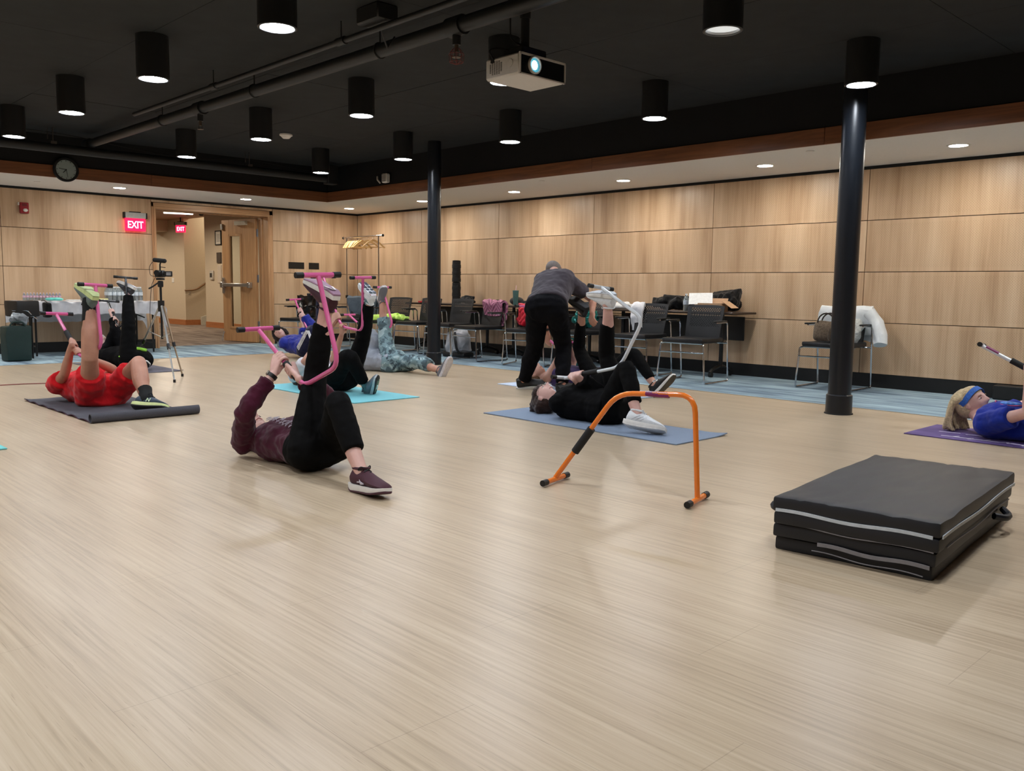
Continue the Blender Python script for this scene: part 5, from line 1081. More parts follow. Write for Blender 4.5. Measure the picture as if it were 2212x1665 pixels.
def skin_mat(name, rgb):
    m, nt, b = nodes(name); c = lin(rgb); v = coords(nt); n = noise(nt, v, 14, 3); n2 = noise(nt, v, 160, 2)
    nt.links.new(ramp(nt, n, [(.3, (c[0]*.9, c[1]*.8, c[2]*.78)), (.7, (min(1, c[0]*1.06), c[1]*1.02, c[2]))]), b.inputs['Base Color'])
    b.inputs['Roughness'].default_value = .5; b.inputs['Subsurface Weight'].default_value = .12; b.inputs['Subsurface Radius'].default_value = (.012, .005, .003); bump(nt, b, n2, .08, .002)
    MATS[name] = m; return m
def J_(k): return {j: V(c) for j, c in SK[k].items()}
def body(key, label, sk, sex=1.0, vox=.008, vox_c=.010, face_fwd=(0, 0, 1), grips=(), hide_head=False, bulk=1.0, head_up=None, hems=(1.7, 1.7), legk=1.0):
    "person root plus one continuous body mesh; grips = [(side, G, axis, flip)]"
    j = J_(key); base = V((j['pel'].x, j['pel'].y, 0)); t = thing('person', label, 'person', base)
    mb = MB(); sx = sex
    side = (j['sR']-j['sL']); ax = j['nk']-j['pel']; front = None
    fr = V(face_fwd)
    torso(mb, j['pel'], j['nk'], side, fr, [x*bulk*sx for x in (.06, .100, .110, .105, .115, .130, .136, .085)], [x*bulk*sx for x in (.04, .066, .074, .070, .078, .088, .070, .048)], (-.10, -.04, .12, .36, .58, .78, .97, 1.08))
    up = (j['hd']-j['nk']).normalized(); hc = j['hd']+up*.02
    hup = V(head_up) if head_up else up
    R3 = head(mb, hc, hup, fr, .97*sx); nb = hc-R3[2]*.055-R3[1]*.028
    capsule(mb, [j['nk']-up*.02, j['nk'].lerp(nb, .5)-R3[1]*.006, nb], [.060*sx, .050*sx, .048*sx], 14)
    for s in 'RL':
        h, k, a, b = j['h'+s], j['k'+s], j['a'+s], j['b'+s]
        d = (a-k); bk = (b-a); bk = (bk-d.normalized()*bk.dot(d.normalized())).normalized() if bk.length else V((0, 0, 1))
        hm = hems['RL'.index(s)]; pts = []; rr = []
        for q in range(21):
            f = 2*q/20; pt = h.lerp(k, f) if f <= 1 else k.lerp(a, f-1)
            r = .070*bulk+(.050-.070*bulk)*min(1, f/.95) if f <= 1 else (.050+.004*math.sin((f-1)*PI*1.6) if f < 1.55 else .0462-(f-1.55)*.031)
            if f > 1: pt = pt-bk*.012*math.sin((f-1)*PI)
            r *= .66 if f < hm-.10 else legk
            pts.append(pt); rr.append(r*sx)
        capsule(mb, pts, rr, 14, True, True, 1)
        capsule(mb, [a-d.normalized()*.02, a.lerp(b, .5)+bk*.0, b-(b-a)*.1], [.030*sx, .024*sx, .015*sx], 12)
        sh, e, w = j['s'+s], j['e'+s], j['w'+s]
        capsule(mb, [sh, sh.lerp(e, .4), sh.lerp(e, .8), e], [.050*sx, .044*sx, .038*sx, .036*sx], 12)
        capsule(mb, [e, e.lerp(w, .25), e.lerp(w, .7), w], [.036*sx, .037*sx, .029*sx, .0235*sx], 12)
    for (s, G, a_, fl) in grips: hand_grip(mb, j['w'+s], G, a_, .0145, fl, .98*sx)
    ob = skin(mb, 'body', sk, t, vox, 4)
    return t, j, hc, R3, ob
def sleeve_pts(sh, e, w, f0, f1):
    "points along the arm chain from fraction f0 to f1 (0 shoulder, 1 elbow, 2 wrist)"
    out = []
    for q in range(9):
        f = f0+(f1-f0)*q/8; out.append(sh.lerp(e, f) if f <= 1 else e.lerp(w, f-1))
    return out
def top(t, j, mat, name, sleeve, rs, loose=.016, sex=1.0, bulk=1.0, fr=(0, 0, 1), hem=-.02, fold=(.007, 16), vox=.009, neck=1.03, seed=1, cuff=True, armr=1.0):
    "shirt or sweatshirt: torso shell plus sleeves to fraction `sleeve`"
    mb = MB(); side = j['sR']-j['sL']; L_ = loose
    torso(mb, j['pel'], j['nk'], side, V(fr), [(x*bulk+L_)*sex for x in (.155, .150, .132, .142, .156, .150, .088)], [(x*bulk+L_)*sex for x in (.098, .098, .088, .096, .104, .080, .058)], (hem, .12, .36, .58, .78, .97, neck))
    for s in 'RL':
        if s in rs:
            pts = sleeve_pts(j['s'+s], j['e'+s], j['w'+s], 0, sleeve); n = len(pts)
            capsule(mb, pts, [(.062-.010*i/(n-1)*min(2, sleeve)*1.0+L_*.4)*sex*armr for i in range(n)], 14, True, not cuff if sleeve > 1.2 else False, 2)
    return skin(mb, name, mat, t, vox, 6, fold, None, seed)
def pants(t, j, mat, name, hem=(1.75, 1.75), loose=.006, sex=1.0, bulk=1.0, fr=(0, 0, 1), waist=.16, fold=(.004, 14), vox=.009, seed=2, flare=0):
    mb = MB(); side = j['hR']-j['hL']; L_ = loose
    torso(mb, j['pel'], j['nk'], side, V(fr), [(x*bulk+L_)*sex for x in (.09, .155, .158, .150)], [(x*bulk+L_)*sex for x in (.06, .098, .1, .094)], (-.22, -.08, .06, waist))
    for s, hm in zip('RL', hem):
        h, k, a = j['h'+s], j['k'+s], j['a'+s]; pts = []; rr = []
        for q in range(11):
            f = hm*q/10; pts.append(h.lerp(k, f) if f <= 1 else k.lerp(a, f-1))
            r = .084*bulk+(.056-.084*bulk)*min(1, f) if f <= 1 else (.056 if f < 1.35 else .056-(f-1.35)*.036)
            rr.append((r+L_+flare*max(0, f-.6))*sex)
        capsule(mb, pts, rr, 16, True, False, 2)
    return skin(mb, name, mat, t, vox, 6, fold, None, seed)
def sock(t, j, s, mat, f0=.72, r=.038, sex=1.0):
    k, a = j['k'+s], j['a'+s]; mb = MB(); capsule(mb, [k.lerp(a, f0), k.lerp(a, .85), k.lerp(a, 1.0)], [r*1.12*sex, r*sex, r*1.05*sex], 14, False, True, 3); return mb.build('sock', mat, t)
def hair_cap(t, hc, R3, mat, k=1.0, back=.012, fringe=.02, extra=(), vox=.007, fold=(.006, 40), seed=3):
    r, f, u = R3; mb = MB(); M3 = M((r, f, u)).transposed()
    mb.ell(hc-f*(.036*k+back*.6)+u*.016*k, (.084*k, .086*k+back*.6, .112*k), M3, 24, 16); mb.ell(hc+f*.004*k+u*.062*k, (.070*k, .085*k, .060*k), M3, 20, 12)
    for pts, rad in extra: capsule(mb, pts, rad, 10)
    return skin(mb, 'hair', mat, t, vox, 2, fold, None, seed)
# stretch bars
def bar_frame(key):
    o, x, y = [V(q) for q in BARS[key]]; x = x.normalized(); z = x.cross(y).normalized(); y = z.cross(x); return o, x, y, z
def bpt(key, u, v, w=0):
    o, x, y, z = bar_frame(key); return o+x*u+y*v+z*w
b2_, b1_, A_, B_ = (.335, .468), (.73, .49), (.76, 0), (0, 0)
def grip_pt(key, f): return bpt(key, b2_[0]*(1-f), b2_[1]*(1-f))
m_cap_blk = pm('rubber_cap', (14, 14, 15), .55, bmp=.08); m_gripf = pm('grip_foam', (20, 20, 22), .75, bmp=.2, nscale=120)
def stretch_bar(key, rgb, label, mname, grip=(.36, .66), lab=None, frame_=None):
    o, x, y, z = frame_ or bar_frame(key); mat = pm(mname, rgb, .25, 0, var=.03, bmp=0, coat=.4)
    t = thing('stretch_bar', label, 'stretch bar', o, 0, 'bent tube stretch bars')
    P = lambda u, v, w=0: o+x*u+y*v+z*w
    MB().tube([P(0, .008), P(*b2_), P(*b1_), P(.76, .008)], .0128, 14, .085).build('tube', mat, t)
    for u in (0, .76):
        MB().tube([P(u, 0, -.105), P(u, 0, .105)], .0135, 14).build('cross_tube', mat, t)
        for s in (-1, 1): MB().tube([P(u, 0, s*.088), P(u, 0, s*.131)], [.0160, .0160], 14).build('end_cap', m_cap_blk, t)
    MB().tube([P(b2_[0]*grip[0], b2_[1]*grip[0]), P(b2_[0]*grip[1], b2_[1]*grip[1])], .0205, 14).build('foam_grip', m_gripf, t)
    if lab:
        u0, u1, vv = lab; MB().tube([P(u0, vv), P(u1, vv+.0005*(u1-u0))], .0134, 14).build('label_band', pm('band_purple', (126, 24, 92), .4), t)
    return t
# ------------------------------------------------------------------ stretch bars
PINK, WHITE_, BLK = (218, 100, 156), (222, 228, 234), (34, 36, 40)
_o = V(BARS['P1'][0]); _sh = -(_o-CAM).normalized()*.165; BARS['P1'] = (tuple(_o+_sh), *BARS['P1'][1:])
for _k in ('wR', 'wL', 'eR'): SK['P1'][_k] = tuple(V(SK['P1'][_k])+_sh*(.9 if _k[0] == 'w' else .4))
stretch_bar('P1', PINK, 'pink stretch bar held by the woman in maroon, hooked on her raised shoe', 'bar_pink', (.62, .86))
stretch_bar('P2', PINK, 'pink stretch bar held by the man in red', 'bar_pink', (.42, .74))
stretch_bar('P3', BLK, 'black stretch bar held by the person in black behind the man in red', 'bar_black')
stretch_bar('P4', PINK, 'pink stretch bar held by the person in the blue striped jacket', 'bar_pink')
stretch_bar('P5', PINK, 'pink stretch bar hooked on a white shoe above the turquoise mat', 'bar_pink')
stretch_bar('P6', PINK, 'pink stretch bar held by the person in camouflage trousers', 'bar_pink')
stretch_bar('P8', PINK, 'pink stretch bar held by the woman lying beside the bending man', 'bar_pink')
stretch_bar('P9', WHITE_, 'white stretch bar held by the woman in black with glasses', 'bar_white', (.30, .62))
T1, T2 = V((-5.941, -10.611, .0205)), V((-5.76, -11.351, .0205)); xo = (T2-T1).normalized(); ob_ = stretch_bar('O', (232, 122, 34), 'orange stretch bar standing on the floor in the foreground', 'bar_orange', (.33, .60), (.487, .605, .4775), (T1, xo, UZ, xo.cross(UZ)))
zo = xo.cross(UZ); q = MB()
for i in range(15):
    u = .492+i*.0075; c = T1+xo*u+UZ*(.4775+.0125)-zo*(-.0125)
    if i == 7: q.box(c+zo*-.0, (.0015, .0015, .012), M((xo, zo, UZ)).transposed()@M.Rotation(.4, 3, 'Y'))
    else: q.box(c, (.004, .0008, .006), M((xo, (zo+UZ).normalized(), (UZ-zo).normalized())).transposed())
q.build('printed_lettering', m_print, ob_)['kind'] = 'stuff'
# bar of the woman at the right edge
Bq = at(2121, 745, 6.02); gq = (at(2224, 799, 5.86)-Bq).normalized(); zq = CU.cross(gq).normalized(); hq = zq.cross(gq)
if (.582*gq-.813*hq).z < 0: zq = -zq; hq = zq.cross(gq)
b10 = stretch_bar('Q', WHITE_, 'white stretch bar with maroon band at the right photo edge', 'bar_white', (.36, .66), None, (Bq, .582*gq-.813*hq, .813*gq+.582*hq, zq))
MB().tube([Bq+gq*.03, Bq+gq*.12], .0134, 14).build('label_band', pm('band_purple', (126, 24, 92), .4), b10)
MB().tube([grip_pt('P9', .80), grip_pt('P9', .64)], .0134, 14).build('label_band', pm('band_purple', (126, 24, 92), .4), [o for o in bpy.data.objects if o.get('label', '').startswith('white stretch bar held')][0])
# ------------------------------------------------------------------ the people
sk_pale = skin_mat('skin_pale', (214, 176, 166)); sk_mid = skin_mat('skin_mid', (196, 152, 132)); sk_tan = skin_mat('skin_tan', (186, 138, 116))
lip_m = pm('lips', (176, 100, 98), .45, var=0, bmp=0); brow_d = pm('brow_dark', (58, 44, 36), .7, var=0, bmp=0); brow_l = pm('brow_light', (150, 120, 96), .7, var=0, bmp=0)
legg = cloth('leggings_black', (8, 8, 9), .2, .12, 8, .85, .0)
UP = V((0, 0, 1))
def ga(key): return (grip_pt(key, 1)-grip_pt(key, 0)).normalized()
sh_black = pm('shoe_black', (18, 18, 20), .6); sh_white = pm('shoe_white', (226, 230, 234), .55, var=.05, nscale=60); rub_white = pm('rubber_white', (224, 222, 218), .6, var=.04); rub_dark = pm('rubber_dark', (34, 34, 36), .7); lace_w = pm('lace_white', (236, 238, 240), .7); lace_k = pm('lace_black', (14, 14, 16), .7)
# P1 ------------------------------------------------ maroon sweatshirt, foreground
m_mar = cloth('maroon_fleece', (72, 24, 44), .18, .45, 9); m_mar2 = pm('shoe_maroon', (66, 26, 42), .7, var=.08, nscale=150, bmp=.2)
t, j, hc, R3, _ = body('P1', 'person in a maroon sweatshirt and black leggings lying in the foreground, one leg raised', sk_pale, .97, .0045, hems=(1.7, 1.66), grips=[('R', grip_pt('P1', .47), ga('P1'), None), ('L', grip_pt('P1', .25), ga('P1'), None)])
face(t, hc, *R3, .95, lip_m, brow_d, True); hair_cap(t, hc, R3, cloth('hair_brown', (58, 40, 30), .2, .3, 30, .5), .97)
top(t, j, m_mar, 'sweatshirt', 1.80, 'RL', .02, .98, 1.0, fold=(.011, 13), vox=.007, hem=.13, armr=.95, seed=4)
for s in 'RL':
    a, b = j['e'+s].lerp(j['w'+s], .72), j['e'+s].lerp(j['w'+s], .83); MB().tube([a, b], [.036, .033], 16).build('cuff', m_mar, t)
pants(t, j, legg, 'leggings', (1.72, 1.68), .007, 1.0, 1.13, vox=.007)
w0 = j['e']['R'] if False else j['eR'].lerp(j['wR'], .95); wd = (j['wR']-j['eR']).normalized(); wx, wy, _ = frame(wd); wt = MB().tube([w0-wd*.011, w0+wd*.011], .029, 16).build('watch_strap', pm('strap_black', (16, 15, 16), .5), t)
tc_ = w0+(-CR*.8+UP*.6).normalized()*.030; MB().box(tc_, (.03, .028, .012), M(((wd.cross(-CR+UP)).normalized(), wd, (-CR*.8+UP*.6).normalized())).transposed(), .004).build('watch_case', pm('watch_metal', (150, 140, 130), .25, .8), wt)
up_, L_ = shoe(t, j['aR'], j['bR'], j['kR'], (m_mar2, rub_white, pm('outsole_mauve', (146, 112, 134), .6, var=.15, nscale=20), lace_k), 'R', 1.0)
for y in (-.02, .02): MB().grid(lambda u, v, y=y: L_(-.05+.06*u, y*(.3+.9*u)+.012*(v-.5), -.0045), 6, 2, .002).build('tread', pm('tread_white', (214, 208, 206), .6), up_)
up_, L_ = shoe(t, j['aL'], j['bL'], j['kL'], (m_mar2, rub_white, pm('outsole_mauve2', (74, 40, 54), .6), lace_k), 'L', 1.0)
sg = 1 if (L_(0, 1, 0)-L_(0, 0, 0)).dot(CAM-L_(0, 0, 0)) > 0 else -1
for k in range(2): MB().tube([L_(.01+.02*k, sg*.0345, .050+.012*k), L_(.045, sg*.0385, .052-.010*k), L_(.075, sg*.043, .044+.004*k)], .0035, 5, .01).build('side_logo', pm('logo_silver', (196, 190, 200), .4), up_)
MB().box(L_(.018, 0, .112), (.02, .03, .004)).build('tongue_tag', pm('tag_white', (190, 190, 196), .5), up_)
pr_ = MB(); rr_ = random.Random(3)                       # white script print across the chest
for k in range(26):
    f = .30+.6*k/25; c = j['pel'].lerp(j['nk'], f); z_ = .128-.05*abs(f-.72); pr_.tube([c+V((-.075+.012*math.sin(k*2.1), 0, z_-.014)), c+V((-.055+.02*math.cos(k*1.7), .006, z_-.003)), c+V((-.035+.02*math.sin(k), .01, z_+.002))], .0018, 4)
pr_.build('script_print', pm('print_white2', (216, 210, 222), .6), t)['kind'] = 'stuff'
# P2 ------------------------------------------------ man in red
m_red = cloth('shirt_red', (206, 26, 34), .12, .4, 9); m_navy_sh = pm('shoe_navy', (38, 54, 74), .6, var=.1, nscale=120); m_lime = pm('sole_lime', (206, 216, 150), .6, var=.06)
t, j, hc, R3, _ = body('P2', 'man in red shirt and red shorts lying on the dark mat with one leg raised', sk_tan, 1.05, .0065, hems=(.58, .66), legk=1.14, grips=[('R', grip_pt('P2', .30), ga('P2'), None), ('L', grip_pt('P2', .12), ga('P2'), None)])
face(t, hc, *R3, 1.0, lip_m, brow_d); hair_cap(t, hc, R3, cloth('hair_grey', (70, 64, 60), .2, .3, 40, .5), 1.0, .0)
top(t, j, m_red, 'shirt', .52, 'RL', .03, 1.05, 1.05, fold=(.012, 9), vox=.008, hem=.0, armr=1.12, seed=6)
pants(t, j, m_red, 'shorts', (.58, .66), .030, 1.05, 1.06, fold=(.012, 9), vox=.008, flare=.035, seed=7)
m_sock = pm('sock_black', (12, 12, 14), .9)
for s in 'RL': sock(t, j, s, m_sock, .66 if s == 'R' else .74, .047, 1.04)
shoe(t, j['aR'], j['bR'], j['kR'], (pm('shoe_grey_green', (96, 106, 102), .6), m_lime, pm('outsole_lime', (176, 188, 132), .6, var=.12, nscale=30), lace_k), 'R', 1.06)
up_, L_ = shoe(t, j['aL'], j['bL'], j['kL'], (m_navy_sh, m_lime, rub_dark, lace_k), 'L', 1.06)
sg = 1 if (L_(0, 1, 0)-L_(0, 0, 0)).dot(CAM-L_(0, 0, 0)) > 0 else -1
text('N', .045, 'side_letter', pm('logo_lime', (190, 206, 170), .5), up_, L_(.045, sg*.041, .055), L_(1, 0, 0)-L_(0, 0, 0), L_(0, 0, 1)-L_(0, 0, 0) if True else UP, .003, bold=.001)
# P3 ------------------------------------------------ person in black behind
m_blk = cloth('fleece_black', (9, 9, 11), .25, .4, 9, .9, .0)
t, j, hc, R3, _ = body('P3', 'person in black with white hair lying behind the man in red', sk_pale, .98, .009, hems=(1.85, 1.8), grips=[('R', grip_pt('P3', .32), ga('P3'), None), ('L', grip_pt('P3', .60), ga('P3'), None)])
hair_cap(t, hc, R3, cloth('hair_white', (226, 222, 218), .08, .3, 30, .6), 1.03, vox=.009)
top(t, j, m_blk, 'pullover', 1.85, 'RL', .02, 1.0, 1.0, fold=(.008, 12), vox=.011, hem=.0)
pants(t, j, legg, 'trousers', (1.86, 1.8), .018, 1.0, 1.0, vox=.011, fold=(.006, 12))
MB().tube([j['pel']+V((-.17, -.02, .03)), j['pel']+V((-.12, -.02, .10)), j['pel']+V((0, -.02, .13)), j['pel']+V((.12, -.02, .10))], .024, 8, .05).build('waist_pouch', pm('pouch_lime', (150, 214, 60), .6, var=.3, nscale=30), t)
shoe(t, j['aR'], j['bR'], j['kR'], (pm('shoe_charcoal', (44, 46, 52), .6), rub_white, pm('outsole_greywhite', (196, 196, 198), .6, var=.2, nscale=40), lace_k), 'R', 1.0, False); shoe(t, j['aL'], j['bL'], j['kL'], (pm('shoe_charcoal', (44, 46, 52), .6), rub_white, rub_dark, lace_k), 'L', 1.0, False)
# P4 ------------------------------------------------ blue striped jacket
m_blue = cloth('jacket_blue', (34, 46, 140), .18, .5, 9, .5); m_nav = cloth('track_navy', (18, 22, 58), .2, .35, 9, .6)
t, j, hc, R3, _ = body('P4', 'person with dark hair in a blue striped track jacket lying near the doorway', sk_pale, .97, .008, face_fwd=(-.55, -.62, .45), hems=(1.85, 1.85), grips=[('R', grip_pt('P4', .47), ga('P4'), None), ('L', grip_pt('P4', .63), ga('P4'), None)])
face(t, hc, *R3, .95, lip_m, brow_d, True); r_, f_, u_ = R3
hair_cap(t, hc, R3, cloth('hair_darkbrown', (34, 24, 20), .2, .3, 40, .45), 1.02, .01, extra=[([hc+(-r_*.06+f_*.02+u_*.05), hc+(-r_*.085+u_*-.02), hc+(-r_*.075-u_*.09)], [.03, .03, .02]), ([hc+(r_*.06+f_*.02+u_*.05), hc+(r_*.085+u_*-.02), hc+(r_*.075-u_*.09)], [.03, .03, .02]), ([hc+f_*.065+u_*.085-r_*.04, hc+f_*.085+u_*.055, hc+f_*.07+u_*.07+r_*.04], [.02, .02, .02])], vox=.008)
top(t, j, m_blue, 'track_jacket', 1.86, 'RL', .03, 1.0, 1.0, fr=(-.1, 0, 1), fold=(.012, 12), vox=.010, hem=.0, armr=1.25)
pants(t, j, m_nav, 'track_pants', (1.85, 1.85), .03, 1.0, 1.0, vox=.011, fold=(.008, 12))
m_str = pm('stripe_white', (232, 234, 240), .6)
for s in 'RL':
    for k in range(3):
        pts = []; h, kn, an = j['h'+s], j['k'+s], j['a'+s]; sd = (j['h'+s]-j['h'+('L' if s == 'R' else 'R')]).normalized()
        for q in range(9):
            f = .1+1.6*q/8; p = h.lerp(kn, f) if f < 1 else kn.lerp(an, f-1); ax_ = (kn-h).normalized() if f < 1 else (an-kn).normalized(); o_ = (sd-ax_*sd.dot(ax_)).normalized(); tn = ax_.cross(o_); rr = (.114-.034*min(1, f)) if f < 1 else .084
            a_ = (k-1)*.22; pts.append(p+(o_*math.cos(a_)+tn*math.sin(a_))*(rr+.004))
        MB().tube(pts, .0075, 6).build('stripe', m_str, t)
for k in range(3):                                   # sleeve stripes on the near arm
    sh_, e_, w_ = j['sR'], j['eR'], j['wR']; pts = []
    for q in range(9):
        f = .15+1.55*q/8; p = sh_.lerp(e_, f) if f < 1 else e_.lerp(w_, f-1); ax_ = (e_-sh_).normalized() if f < 1 else (w_-e_).normalized(); v_ = (CAM-p).normalized(); o_ = (v_-ax_*v_.dot(ax_)).normalized(); tn = ax_.cross(o_); a_ = (k-1)*.28-.3
        pts.append(p+(o_*math.cos(a_)+tn*math.sin(a_))*(.083-.012*f))
    MB().tube(pts, .006, 6).build('stripe', m_str, t)
shoe(t, j['aR'], j['bR'], j['kR'], (sh_white, rub_white, rub_white, lace_k), 'R', .96, False); shoe(t, j['aL'], j['bL'], j['kL'], (sh_white, rub_white, rub_white, lace_k), 'L', .96, True)
# P5 ------------------------------------------------ black pants, turquoise mat
t, j, hc, R3, _ = body('P5', 'person in black trousers and white top lying on the turquoise mat', sk_mid, .98, .007, hems=(1.8, 1.88), grips=[('L', bpt('P5', .36, .468), bpt('P5', 1, 0)-bpt('P5', 0, 0), None), ('R', grip_pt('P5', .2), ga('P5'), None)])
hair_cap(t, hc, R3, MATS['hair_brown'], 1.0, vox=.009)
top(t, j, cloth('shirt_white', (214, 214, 220), .06, .4, 9), 'shirt', .85, 'RL', .02, 1.0, 1.0, fold=(.008, 12), vox=.010, hem=.06)
pants(t, j, legg, 'trousers', (1.80, 1.88), .014, 1.0, 1.04, vox=.009, fold=(.005, 11))
m_tsock = pm('sock_teal', (96, 130, 134), .9); sock(t, j, 'R', m_tsock, .80, .036); sock(t, j, 'L', m_tsock, .80, .036)
up_, L_ = shoe(t, j['aL'], j['bL'], j['kL'], (sh_white, sh_white, pm('outsole_white', (214, 218, 222), .55), lace_w), 'L', 1.0)
for x in (-.045, .02, .075, .125, .165):
    for y in (-.019, .019): MB().grid(lambda u, v, x=x, y=y: L_(x+.034*(u-.5), y+.026*(v-.5), -.0045), 2, 2, .003).build('tread_block', pm('tread_navy', (40, 52, 66), .6), up_)
MB().tube([L_(-.07, -.03, .008), L_(-.082, 0, .012), L_(-.07, .03, .008)], .004, 6, .02).build('red_line', pm('line_red', (190, 60, 66), .5), up_)
up_, L_ = shoe(t, j['aR'], j['bR'], j['kR'], (pm('shoe_greyblue', (112, 128, 140), .6), pm('midsole_grey', (196, 202, 206), .6), pm('outsole_black', (16, 16, 18), .65), lace_k), 'R', 1.0)
for a_, b_ in (((.17, .02), (.02, .028)), ((.18, -.012), (.03, -.024))): MB().tube([L_(a_[0], a_[1], -.003), L_(b_[0], b_[1], -.004)], .0025, 5).build('sole_line', pm('line_cream', (214, 206, 170), .5), up_)
MB().tube([L_(.10, 0, -.003), L_(.05, 0, -.004)], .007, 6).build('sole_bar', lace_w, up_)
# P6 ------------------------------------------------ camouflage trousers
def camo():
    m, nt, b = nodes('camo'); v = coords(nt, (1, 1, 1.25)); n1 = noise(nt, v, 9, 2, .5, .6); n2 = noise(nt, coords(nt, (1.1, .9, 1.3)), 13, 2, .5, .5)
    c = ramp(nt, n1, [(.0, lin((78, 98, 106))), (.42, lin((78, 98, 106))), (.44, lin((118, 144, 150))), (.56, lin((118, 144, 150))), (.58, lin((162, 184, 188)))])
    nt.nodes[-1].color_ramp.interpolation = 'CONSTANT'
    c = mixc(nt, mth(nt, 'GREATER_THAN', n2, .62), c, lin((56, 72, 80))); nt.links.new(c, b.inputs['Base Color']); b.inputs['Roughness'].default_value = .85; bump(nt, b, n1, .2, .01); return m
m_gsw = cloth('sweat_lightgrey', (150, 156, 166), .1, .45, 9)
t, j, hc, R3, _ = body('P6', 'person in camouflage trousers and grey sweatshirt lying near the far column', sk_mid, .99, .009, hems=(1.5, 1.52), grips=[('R', grip_pt('P6', .12), ga('P6'), None), ('L', grip_pt('P6', .32), ga('P6'), None)])
hair_cap(t, hc, R3, MATS['hair_brown'], 1.0, vox=.01)
top(t, j, m_gsw, 'sweatshirt', 1.85, 'RL', .028, 1.0, 1.05, fold=(.010, 12), vox=.010, hem=.02)
pants(t, j, camo(), 'camouflage_trousers', (1.50, 1.52), .024, 1.02, 1.08, vox=.009, fold=(.010, 12), seed=9)
m_gsh = pm('shoe_knit_grey', (112, 114, 122), .8, var=.1, nscale=160); m_gso = pm('sole_pale', (206, 202, 204), .7, var=.12, nscale=50, bmp=.5)
shoe(t, j['aR'], j['bR'], j['kR'], (m_gsh, m_gso, m_gso, lace_w), 'R', .98, False); shoe(t, j['aL'], j['bL'], j['kL'], (m_gsh, m_gso, m_gso, lace_w), 'L', .98, False)
# P8 ------------------------------------------------ woman beside the bending man
t, j, hc, R3, _ = body('P8', 'woman in purple tank top and black leggings lying beside the bending man', sk_mid, 1.0, .0075, hems=(1.74, 1.8), grips=[('R', bpt('P8', .55, .475), bpt('P8', 1, 0)-bpt('P8', 0, 0), None), ('L', bpt('P8', .44, .472), bpt('P8', 1, 0)-bpt('P8', 0, 0), None)], bulk=1.08)
r_, f_, u_ = R3; face(t, hc, *R3, .97, lip_m, brow_d)
hair_cap(t, hc, R3, cloth('hair_lightbrown', (112, 84, 62), .25, .4, 40, .5), 1.0, .015, extra=[([hc-f_*.05+u_*.05, hc-f_*.09+u_*.10, hc-f_*.10+u_*.13], [.05, .04, .02])], vox=.009)
top(t, j, cloth('tank_purple', (76, 60, 104), .1, .3, 9), 'tank_top', .2, '', .010, 1.0, 1.08, fold=(.004, 12), vox=.009, hem=.0, neck=.93)
pants(t, j, legg, 'leggings', (1.74, 1.80), .005, 1.0, 1.08, vox=.009)
shoe(t, j['aR'], j['bR'], j['kR'], (sh_black, rub_dark, rub_dark, lace_k), 'R', 1.0, False)
shoe(t, j['aL'], j['bL'], j['kL'], (sh_black, rub_white, pm('outsole_blackgold', (60, 56, 46), .6, var=.5, nscale=12), lace_w), 'L', 1.02)
# P9 ------------------------------------------------ woman in black with glasses
t, j, hc, R3, _ = body('P9', 'woman in black sweatshirt with glasses lying on the blue grey mat', sk_pale, .99, .006, hems=(1.74, 1.62), grips=[('R', grip_pt('P9', .80), ga('P9'), None), ('L', grip_pt('P9', .70), ga('P9'), None)])
r_, f_, u_ = R3; face(t, hc, *R3, .97, lip_m, brow_d)
hair_cap(t, hc, R3, cloth('hair_chestnut', (46, 30, 24), .25, .4, 40, .45), 1.02, .02, extra=[([hc-f_*.04+u_*.07, hc-f_*.08+u_*.10, hc-f_*.115+u_*.12], [.06, .055, .040]), ([hc-f_*.06-r_*.05, hc-f_*.10+u_*.01-r_*.05, hc-f_*.12+u_*.03], [.05, .045, .03]), ([hc-f_*.06+r_*.05, hc-f_*.10+u_*.01+r_*.05, hc-f_*.12+u_*.03], [.05, .045, .03])], vox=.008)
gl = MB()
for s in (-1, 1): gl.tube([hc+r_*(s*.033+.026*math.cos(a))+f_*.100+u_*(.004+.021*math.sin(a)) for a in [i*PI/8 for i in range(17)]], .0022, 5); gl.tube([hc+r_*s*.060+f_*.098+u_*.010, hc+r_*s*.079+f_*.04+u_*.012, hc+r_*s*.080-f_*.01+u_*.006], .002, 5)
gl.tube([hc-r_*.008+f_*.104+u_*.006, hc+r_*.008+f_*.104+u_*.006], .002, 5); gl.build('glasses', pm('frame_silver', (190, 184, 176), .25, .7), t)
top(t, j, m_blk, 'sweatshirt', 1.82, 'RL', .036, 1.0, 1.06, fold=(.008, 12), vox=.008, hem=.0, armr=1.05)
pants(t, j, legg, 'leggings', (1.74, 1.62), .006, 1.0, 1.06, vox=.008)
lg = j['pel'].lerp(j['nk'], .70)+V((-.06, 0, .128)); lm = MB().tube([lg+V((.018*math.cos(a), .03*math.sin(a), 0)) for a in [i*PI/8 for i in range(17)]], .003, 5).tube([lg+V((-.01, -.015, 0)), lg+V((.006, 0, 0)), lg+V((-.006, .015, 0))], .003, 5); lm.build('chest_logo', pm('logo_teal', (96, 176, 166), .5), t)
up_, L_ = shoe(t, j['aR'], j['bR'], j['kR'], (sh_white, rub_white, rub_white, lace_w), 'R', 1.03)
sg = 1 if (L_(0, 1, 0)-L_(0, 0, 0)).dot(CAM-L_(0, 0, 0)) > 0 else -1
for k in range(3): MB().tube([L_(-.03+.03*k, sg*.0375, .042), L_(.0+.03*k, sg*.0385, .065), L_(.025+.025*k, sg*.036, .080-.004*k)], .0022, 5, .01).build('side_stripe', pm('stripe_grey', (196, 200, 208), .5), up_)
